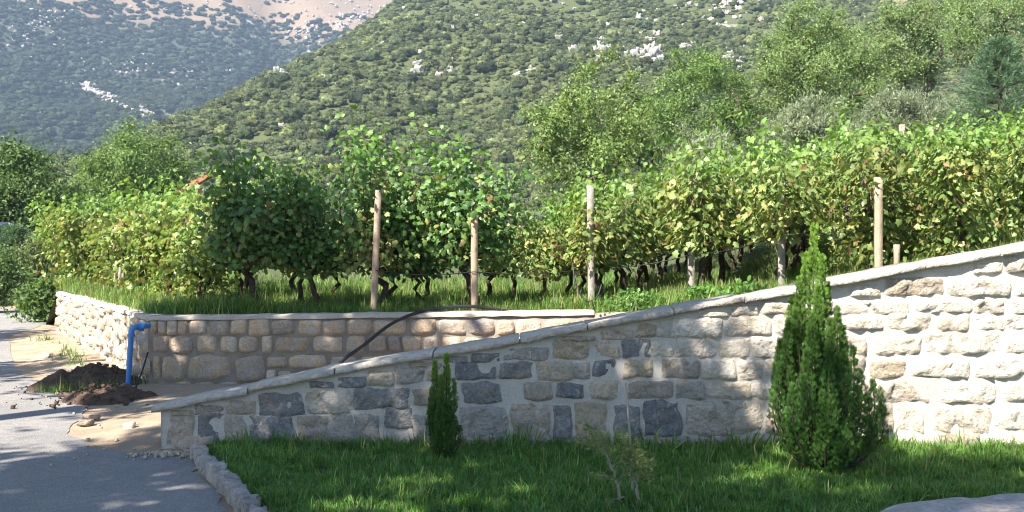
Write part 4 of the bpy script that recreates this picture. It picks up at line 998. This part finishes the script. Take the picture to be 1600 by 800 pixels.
# ------------------------------------------------------------------ small buildings and fence glimpsed at the left
M_white = rough_mat('white_render', (.74, .70, .66), (.66, .62, .58), 2, 30, .2, .01)
M_tile = rough_mat('roof_tile', (.42, .16, .08), (.33, .12, .06), 5, 20, .6, .03)
M_bluetile = plain_mat('grey_sheet_roof', (.22, .25, .33), .45, .5, .1, 4, .1)
M_glass = plain_mat('window_dark', (.02, .025, .03), .15, .5, .05, 3, .0)
def house(name, label, c, w_, dpt, hw, hr, rz, mroof, mwall):
    e = empty(name, c, label, 'house', None, rz); mb = MB()
    Vh = [(-w_/2, -dpt/2, 0), (w_/2, -dpt/2, 0), (w_/2, dpt/2, 0), (-w_/2, dpt/2, 0), (-w_/2, -dpt/2, hw), (w_/2, -dpt/2, hw), (w_/2, dpt/2, hw), (-w_/2, dpt/2, hw), (0, -dpt/2, hw+hr), (0, dpt/2, hw+hr)]
    mb.add(Vh, np.array([(0, 1, 5, 4), (1, 2, 6, 5), (2, 3, 7, 6), (3, 0, 4, 7)])); mb.add(Vh, np.array([(4, 5, 8), (6, 7, 9)])); obj('wall', mb.data('wall', mwall), e)
    mb = MB(); k = .4
    for sg in (-1, 1):
        sl_ = hr/(w_/2); a = np.array([(0, -dpt/2-k, hw+hr+.08), (0, dpt/2+k, hw+hr+.08), (sg*(w_/2+k), dpt/2+k, hw-k*sl_+.08), (sg*(w_/2+k), -dpt/2-k, hw-k*sl_+.08)])
        b = a+np.array((0, 0, .12)); mb.add(np.concatenate((a, b)), np.array([(0, 1, 2, 3), (7, 6, 5, 4), (0, 3, 7, 4), (3, 2, 6, 7), (2, 1, 5, 6), (1, 0, 4, 5)]))
    rf = obj('roof', mb.data('roof', mroof), e)
    for wx in (-w_*.22, w_*.22):
        mb = MB(); mb.box((wx, -dpt/2-.01, hw*.6), (.4, .03, .55)); wn = obj('window', mb.data('window', M_white), e)
        mb = MB(); mb.box((wx, -dpt/2-.045, hw*.6), (.33, .012, .48)); obj('pane', mb.data('pane', M_glass), wn)
    return e, rf
h1, rf = house('white_house', 'small white house with red tiled roof peeping out behind the left vines', (-18.6, 62, -.1), 5.0, 7, 4.9, 1.5, .5, M_tile, M_white)
mb = MB(); mb.box((1.2, 1.0, 6.3), (.3, .3, .8)); obj('chimney', mb.data('chimney', M_white), rf)
house('roadside_hut', 'hut with grey sheet roof showing at the far left edge', (-18.3, 34, -.1), 3.2, 3.4, 2.0, .6, 1.2, M_bluetile, M_white)
fn = empty('picket_fence', (-15.2, 32.5, -.05), 'low fence of thin white pickets across the far bend of the road', 'fence')
for k in range(12):
    mb = MB(); mb.box((k*.22, .0, .4), (.03, .015, .42)); obj('picket', mb.data('picket', M_white), fn)
for z in (.25, .65):
    mb = MB(); mb.box((1.2, .02, z), (1.35, .012, .03)); obj('rail', mb.data('rail', M_postgrey), fn)
# power lines right of the forked tree
for k in range(3):
    mb = MB(); a = at(1440, 142-k*5, 58); b = at(1600, 100-k*7, 70); P_ = [a+(b-a)*t-np.array((0, 0, .5*math.sin(math.pi*t))) for t in np.linspace(-.3, 1.3, 14)]
    mb.tube(P_, .018, 4, False); tag(obj('power_line', mb.data('power_line', M_postgrey)), ('lowest', 'middle', 'topmost')[k]+' thin overhead wire between the forked tree and the pine', 'wire', 'overhead wires')

# ------------------------------------------------------------------ scattered stuff through geometry nodes
def scatter(name, sources, pts, rots, scls, idx, tint=None, label=None, cat=None):
    coll = bpy.data.collections.new(name+'_kinds')
    for i, me in enumerate(sources):
        o = bpy.data.objects.new('%s_%02d' % (name, i), me); coll.objects.link(o)
    me = bpy.data.meshes.new(name); n = len(pts); me.vertices.add(n); me.vertices.foreach_set('co', np.asarray(pts, np.float32).ravel())
    for an, ty, data, key in (('rot', 'FLOAT_VECTOR', rots, 'vector'), ('scl', 'FLOAT_VECTOR', scls, 'vector'), ('idx', 'INT', idx, 'value')):
        a = me.attributes.new(an, ty, 'POINT'); a.data.foreach_set(key, np.asarray(data, np.int32 if ty == 'INT' else np.float32).ravel())
    if tint is not None:
        a = me.attributes.new('tint', 'FLOAT_VECTOR', 'POINT'); a.data.foreach_set('vector', np.asarray(tint, np.float32).ravel())
    o = obj(name, me); g = bpy.data.node_groups.new(name, 'GeometryNodeTree')
    g.interface.new_socket('Geometry', in_out='INPUT', socket_type='NodeSocketGeometry'); g.interface.new_socket('Geometry', in_out='OUTPUT', socket_type='NodeSocketGeometry')
    gi = g.nodes.new('NodeGroupInput'); go = g.nodes.new('NodeGroupOutput'); ci = g.nodes.new('GeometryNodeCollectionInfo'); ip = g.nodes.new('GeometryNodeInstanceOnPoints')
    ci.inputs['Collection'].default_value = coll; ci.inputs['Separate Children'].default_value = True; ci.inputs['Reset Children'].default_value = True
    ip.inputs['Pick Instance'].default_value = True
    def na(nm, ty):
        q = g.nodes.new('GeometryNodeInputNamedAttribute'); q.data_type = ty; q.inputs[0].default_value = nm; return q.outputs[0]
    g.links.new(gi.outputs[0], ip.inputs['Points']); g.links.new(ci.outputs[0], ip.inputs['Instance'])
    g.links.new(na('idx', 'INT'), ip.inputs['Instance Index']); g.links.new(na('scl', 'FLOAT_VECTOR'), ip.inputs['Scale'])
    e2r = g.nodes.new('FunctionNodeEulerToRotation'); g.links.new(na('rot', 'FLOAT_VECTOR'), e2r.inputs[0]); g.links.new(e2r.outputs[0], ip.inputs['Rotation'])
    g.links.new(ip.outputs[0], go.inputs[0])
    md = o.modifiers.new('scatter', 'NODES'); md.node_group = g
    return tag(o, label, cat, None, 'stuff')

def tuft(seed, n, h, spread, lean, pal, wts, width=.004):
    rng = np.random.default_rng(seed); V = []; F = []; Cl = []
    cols = pick_cols(n, pal, wts, .15, rng)
    for i in range(n):
        a = rng.uniform(0, 6.283); b = np.array((rng.normal(0, spread), rng.normal(0, spread), 0)); L = h*rng.uniform(.45, 1.15); le = lean*abs(rng.normal(.5, .5)); d = np.array((math.cos(a), math.sin(a), 0)); s = np.array((-d[1], d[0], 0)); w_ = width*rng.uniform(.7, 1.3)
        k = len(V)
        for t, ww in ((0, 1), (.4, .95), (.75, .6)):
            c = b+d*L*le*t*t+np.array((0, 0, L*(t-.25*le*t*t))); V += [c-s*w_*ww, c+s*w_*ww]
        V.append(b+d*L*le+np.array((0, 0, L*(1-.3*le))))
        F += [(k, k+1, k+3), (k, k+3, k+2), (k+2, k+3, k+5), (k+2, k+5, k+4), (k+4, k+5, k+6)]; Cl += [cols[i]]*7
    return mesh_data('grass_tuft', np.array(V), np.array(F), M_grass, np.array(Cl))
GP = [(.075, .185, .03), (.10, .22, .038), (.058, .15, .026), (.18, .255, .06), (.26, .23, .11)]
LT = [tuft(400+i, 18, .085+.02*(i % 3), .028, 1.0, GP, [4, 4, 3, 1.6, .7]) for i in range(6)]+[tuft(420+i, 10, .17, .03, .9, GP, [3, 4, 2, 3, .6], .005) for i in range(2)]
n = 26000; rng = np.random.default_rng(91)
y = 8.42-(rng.random(n)**1.15)*4.4; xk = np.interp(y, kerb[::-1, 1], kerb[::-1, 0])+.1; xk = np.where(y > 8.2, -2.42, xk); xmax = np.minimum(y*.5+2.0, 6.4); x = xk+(xmax-xk)*rng.random(n)
dens = nz(x, y, .9, 44.); keep = rng.random(n) < .80+.5*dens; x, y = x[keep], y[keep]; n = len(x)
idx = rng.integers(0, 6, n); tall = rng.random(n) < .06+.10*(y > 8.15); idx[tall] = rng.integers(6, 8, tall.sum())
sc = rng.uniform(.42, .88, n)*(1+.45*nz(x, y, 1.6, 12.)); pts = np.stack((x, y, lawn_z(x, y)-.005), -1)
scatter('lawn_grass', LT, pts, np.stack((rng.normal(0, .14, n), rng.normal(0, .14, n), rng.uniform(0, 6.28, n)), -1), np.repeat(sc[:, None], 3, 1), idx, None, 'shaggy green lawn grass at the foot of the front wall', 'grass')
# taller grass of the vineyard terrace
TG = [(.075, .17, .028), (.10, .205, .035), (.15, .21, .05), (.28, .26, .11)]
TT = [tuft(440+i, 26, (.17+.04*(i % 3)), .06, .8, TG, [4, 4, 2.5, .8 if i < 4 else 3], .0045) for i in range(6)]
n = 13000; x = rng.uniform(-10, 10, n); yf_ = yfront(x); y = yf_+.36+np.abs(rng.normal(0, 1, n))**1.3*3.8; ok = (np.abs(x)/y < .62) & (y < 30); x, y = x[ok], y[ok]; n = len(x)
nn = nz(x, y, .6, 7.); idx = rng.integers(0, 6, n); sc = rng.uniform(.65, 1.35, n)*(1+.45*nn); sc[x > 2.6] *= .6; dryz = (x < -5.2) & (rng.random(n) < .5); sc[dryz] *= .55
scatter('terrace_grass', TT, np.stack((x, y, G(x, y)-.06), -1), np.stack((rng.normal(0, .12, n), rng.normal(0, .12, n), rng.uniform(0, 6.28, n)), -1), np.repeat(sc[:, None], 3, 1), idx, None, 'tall bright grass growing under the vines behind the terrace wall', 'grass')
# a few weeds at the verge and the wall foot
n = 420; x = np.concatenate((rng.normal(-6.9, .9, 170)+np.where(np.arange(170) > 34, 99, 0), rng.uniform(-2.3, 4.6, 170), rng.normal(-4.9, .3, 80)+np.where(np.arange(80) > 40, 99, 0))); y = np.concatenate((np.zeros(170), rng.normal(8.36, .06, 170), rng.normal(12.3, .25, 80)))
y[:170] = WY+(WX-x[:170])/.57-.35-np.abs(rng.normal(0, .25, 170))-.2
ok = (x < 50) & ~((y > WY-.05+np.maximum(0, (WX-x)/.57)*1.0)) & (y > 5); x, y = x[ok], y[ok]; n = len(x)
scatter('wall_foot_weeds', LT+TT, np.stack((x, y, np.full(n, .01)), -1), np.stack((rng.normal(0, .15, n), rng.normal(0, .15, n), rng.uniform(0, 6.28, n)), -1), np.repeat(rng.uniform(.5, 1.3, n)[:, None], 3, 1), rng.integers(0, 10, n), None, 'sparse weeds along the foot of the walls', 'weeds')
# broad-leaved weeds above the ramped wall
for k, (px, py, d, r, h, lab) in enumerate(((1012, 482, 12.2, .34, .28, 'leafy green weed patch behind the coping left of the half-hidden post'), (1165, 452, 10.9, .3, .3, 'leafy green weed patch behind the coping left of the big thuja'), (1100, 470, 11.6, .3, .3, 'low weed behind the coping at the half-hidden post'), (985, 486, 12.6, .3, .32, 'leafy weed just right of the middle grey post'))):
    q = at(px, py, d); rg = np.random.default_rng(500+k); n = 420; z0 = float(G(q[0], d))-.05
    e = empty('leafy_weed', (q[0], d, z0), lab, 'weed', 'weeds behind the wall'); C = np.stack((rg.normal(0, r*.6, n), rg.normal(0, r*.4, n), h*rg.random(n)**.7), -1); C[:, 2] *= np.exp(-(C[:, 0]/r)**2*.6)
    V, F, Cc = cards(C, rg.normal(0, 1, (n, 3)), rg.normal(0, .4, (n, 3))+np.array((0, -.3, .9)), rg.uniform(.035, .075, n), BROAD, BROADF, pick_cols(n, [(.09, .2, .035), (.13, .25, .05), (.06, .14, .03)], [3, 3, 2], .15, rg))
    obj('leaves', mesh_data('leaves', V, F, M_leaf, Cc), e)
    mb = MB()
    for j in range(12): p = C[j]; mb.tube([(p[0]*.2, p[1]*.2, 0), (p[0]*.7, p[1]*.7, p[2]*.6), tuple(p)], (.006, .005, .003), 4, False)
    obj('stem', mb.data('stem', M_vinebark), e)

# scrub on the hills
def shrub(seed, n_leaf, pal, lump=.5):
    rng = np.random.default_rng(seed); V = []; 
    import bmesh
    bm = bmesh.new(); bmesh.ops.create_icosphere(bm, subdivisions=3, radius=1)
    for v in bm.verts:
        p = v.co.copy(); r = 1+lump*mnoise.fractal(p*1.5+Vector((seed*3.1, 0, 0)), 1., 2., 3)+.16*mnoise.noise(p*6)
        v.co = Vector((p.x*r, p.y*r, max(-.1, (p.z*r*.7+.45))))
    bv = np.array([v.co[:] for v in bm.verts]); bf = np.array([[q.index for q in f.verts] for f in bm.faces]); bm.free()
    k = rng.choice(len(bv), n_leaf); C = bv[k]*rng.uniform(.93, 1.14, (n_leaf, 1)); col = pick_cols(n_leaf, pal, [1]*len(pal), .2, rng)
    V, F, Cc = cards(C, rng.normal(0, 1, (n_leaf, 3)), rng.normal(0, .5, (n_leaf, 3))+unit(bv[k]), rng.uniform(.14, .32, n_leaf), DIA, DIAF, col)
    base = pick_cols(len(bv), pal, [1]*len(pal), .25, rng)*.9
    return mesh_data('shrub', np.concatenate((bv, V)), [bf, F+len(bv)], M_shrub, np.concatenate((base, Cc)))
# tint per bush through the instancer attribute
n_ = M_shrub.node_tree; at_ = [q for q in n_.nodes if q.type == 'ATTRIBUTE'][0]; ti = n_.nodes.new('ShaderNodeAttribute'); ti.attribute_type = 'INSTANCER'; ti.attribute_name = 'tint'
mlt = mixc(n_, 1.0, at_.outputs['Color'], ti.outputs['Color'], 'MULTIPLY'); hsn = [q for q in n_.nodes if q.type == 'HUE_SAT'][0]; n_.links.new(mlt, hsn.inputs['Color'])
SB = [shrub(600+i, 260, [(.078, .094, .038), (.09, .106, .044), (.065, .08, .034)]) for i in range(6)]
rng = np.random.default_rng(93); n = 98000
y = 88+(rng.random(n)**.8)*387; x = y*rng.uniform(-.62, .60, n)
left = -((x-P1[0])*RD[1]-(y-P1[1])*RD[0]); ok = left < 40; x, y = x[ok], y[ok]
m1 = nz(x, y, .018, 31.); m2 = nz(x, y, .07, 8.); el = H_hill(x, y)/y
bare = (m1+.5*m2 > .55) | ((el > .17) & (m1*.6+m2 > .26) & (x > -10))
ok = (~bare) | (rng.random(len(x)) < .18); x, y, m1, m2 = x[ok], y[ok], m1[ok], m2[ok]; n = len(x)
sz = np.exp(rng.normal(-.5, .34, n)).clip(.35, 1.7)*(1+.25*m2); big = rng.random(n) < .05; sz[big] *= 1.55
tint = np.ones((n, 3))*(1+.2*rng.standard_normal((n, 1)).clip(-1, 1.4))*(1+.15*m1[:, None]); dk = (rng.random(n) < .09) | big; tint[dk] *= np.array((.62, .69, .8)); lt = rng.random(n) < .2; tint[lt] *= np.array((1.2, 1.15, .95))
scatter('hillside_scrub', SB, np.stack((x, y, H_hill(x, y)-.2), -1), np.stack((np.zeros(n), np.zeros(n), rng.uniform(0, 6.28, n)), -1), np.stack((sz, sz, sz*rng.uniform(.8, 1.25, n)), -1), rng.integers(0, 6, n), tint, 'green scrub covering the near hillside', 'scrub')
n = 26000; y = 470+rng.random(n)**.9*540; x = y*rng.uniform(-.60, .02, n)
z = H_far(x, y); m1 = nz(x, y, .009, 17.); m2 = nz(x, y, .035, 3.); hz = np.clip((z-166)/58., 0, 1)
gul = np.exp(-((x+.235*y-2)/22.)**2); cover = .98-1.25*hz**1.1+.55*m1+.75*m2+.8*gul
ok = rng.random(len(x)) < cover; x, y, z, m1, m2 = x[ok], y[ok], z[ok], m1[ok], m2[ok]; n = len(x)
sz = rng.uniform(1.3, 2.9, n); tint = np.ones((n, 3))*np.array((.36, .42, .50))*(1+.25*rng.standard_normal((n, 1)).clip(-1, 1.4))  # bluish tint paints distant haze into the scrub colour
scatter('mountain_scrub', SB, np.stack((x, y, z-.3), -1), np.stack((np.zeros(n), np.zeros(n), rng.uniform(0, 6.28, n)), -1), np.stack((sz, sz, sz*.95), -1), rng.integers(0, 6, n), tint, 'dark scrub covering the far mountain, haze blue painted into its colour', 'scrub')
# pale limestone outcrops
M_rock = rough_mat('limestone', (.40, .37, .345), (.31, .285, .265), .6, 6, 1.0, .2)
RK = [block('rock', 2, 2, 2, 70+i*3.3, M_rock, .55, 6) for i in range(4)]
def ray_hit(px, py, Hf, y0, y1):
    a, b = (px-800)/1600, (400-py)/1600; ys = np.arange(y0, y1, 3.); h = Hf(a*ys, ys)-(EYE+b*ys); k = np.argmax(h > 0)
    return (a*ys[k], ys[k]) if h.max() > 0 else None
pts = []; scl = []
for px, py, nr, sx, sz_, s in ((970, 82, 26, 30, 6, 1.2), (1020, 85, 14, 8, 14, 1.3), (940, 85, 12, 10, 6, 1.), (1075, 75, 10, 16, 4, 1.), (660, 112, 9, 8, 4, 1.), (698, 112, 9, 6, 5, 1.1), (515, 128, 7, 8, 7, .9), (432, 120, 9, 8, 6, .9), (410, 135, 8, 4, 10, .9), (440, 205, 3, 3, 4, .9), (1100, 28, 26, 55, 10, 1.), (1150, 12, 22, 30, 8, 1.), (860, 15, 12, 25, 7, .8), (720, 40, 12, 30, 8, .7), (800, 60, 10, 60, 20, .6), (600, 80, 9, 50, 16, .6), (960, 45, 14, 50, 16, .7), (1150, 95, 14, 14, 10, .9), (520, 80, 8, 40, 12, .55)):
    for k in range(nr):
        h = ray_hit(px+random.gauss(0, sx), py+random.gauss(0, sz_), H_hill, 90, 500)
        if h: pts.append((h[0], h[1], float(H_hill(h[0], h[1]))-.1)); scl.append(.52*s*random.uniform(.4, 1.5))
nh = len(pts)
def far_line(x0, y0, x1, y1, nr, jx, jy, s):
    for k in range(nr):
        t = random.random(); h = ray_hit(x0+(x1-x0)*t+random.gauss(0, jx), y0+(y1-y0)*t+random.gauss(0, jy), H_far, 450, 1050)
        if h: pts.append((h[0], h[1], float(H_far(h[0], h[1]))+.4)); scl.append(.6*s*random.uniform(.4, 1.4))
for L in ((130, 138, 178, 162, 80, 3, 2.5, 1.7), (178, 160, 240, 186, 60, 5, 3, 1.3), (100, 130, 140, 138, 30, 6, 3, 1.2), (10, 60, 60, 85, 40, 10, 8, 1.2), (30, 45, 110, 60, 60, 20, 9, 1.1), (130, 100, 210, 130, 50, 16, 9, 1.1), (200, 90, 330, 150, 60, 26, 10, 1.1), (450, 50, 500, 60, 70, 14, 8, 1.3), (460, 20, 600, 20, 90, 30, 14, 1.3), (520, 40, 620, 15, 60, 14, 6, 1.3), (0, 10, 120, 40, 70, 20, 12, 1.1), (150, 10, 400, 20, 90, 60, 12, .9), (20, 165, 60, 180, 16, 8, 4, 1.0), (250, 110, 380, 90, 40, 30, 10, 1.0)): far_line(*L)
n = len(pts); rng = np.random.default_rng(95); scl = np.array(scl)
scatter('limestone_outcrops', RK, np.array(pts), np.stack((rng.uniform(-.4, .4, n), rng.uniform(-.4, .4, n), rng.uniform(0, 6.28, n)), -1), np.stack((scl, scl*rng.uniform(.6, 1.3, n), scl*rng.uniform(.6, 1.2, n)), -1), rng.integers(0, 4, n), None, 'pale limestone rocks cropping out on the hills', 'rocks')

# ------------------------------------------------------------------ air
m, n, out = newmat('haze_air'); pv = n.nodes.new('ShaderNodeVolumePrincipled'); pv.inputs['Color'].default_value = (.55, .73, 1, 1); pv.inputs['Density'].default_value = .0003; pv.inputs['Anisotropy'].default_value = .15
n.links.new(pv.outputs[0], out.inputs['Volume'])
mb = MB(); mb.box((-100, 560, 199), (800, 640, 203)); hz_ = obj('haze', mb.data('haze', m)); tag(hz_, kind='stuff')
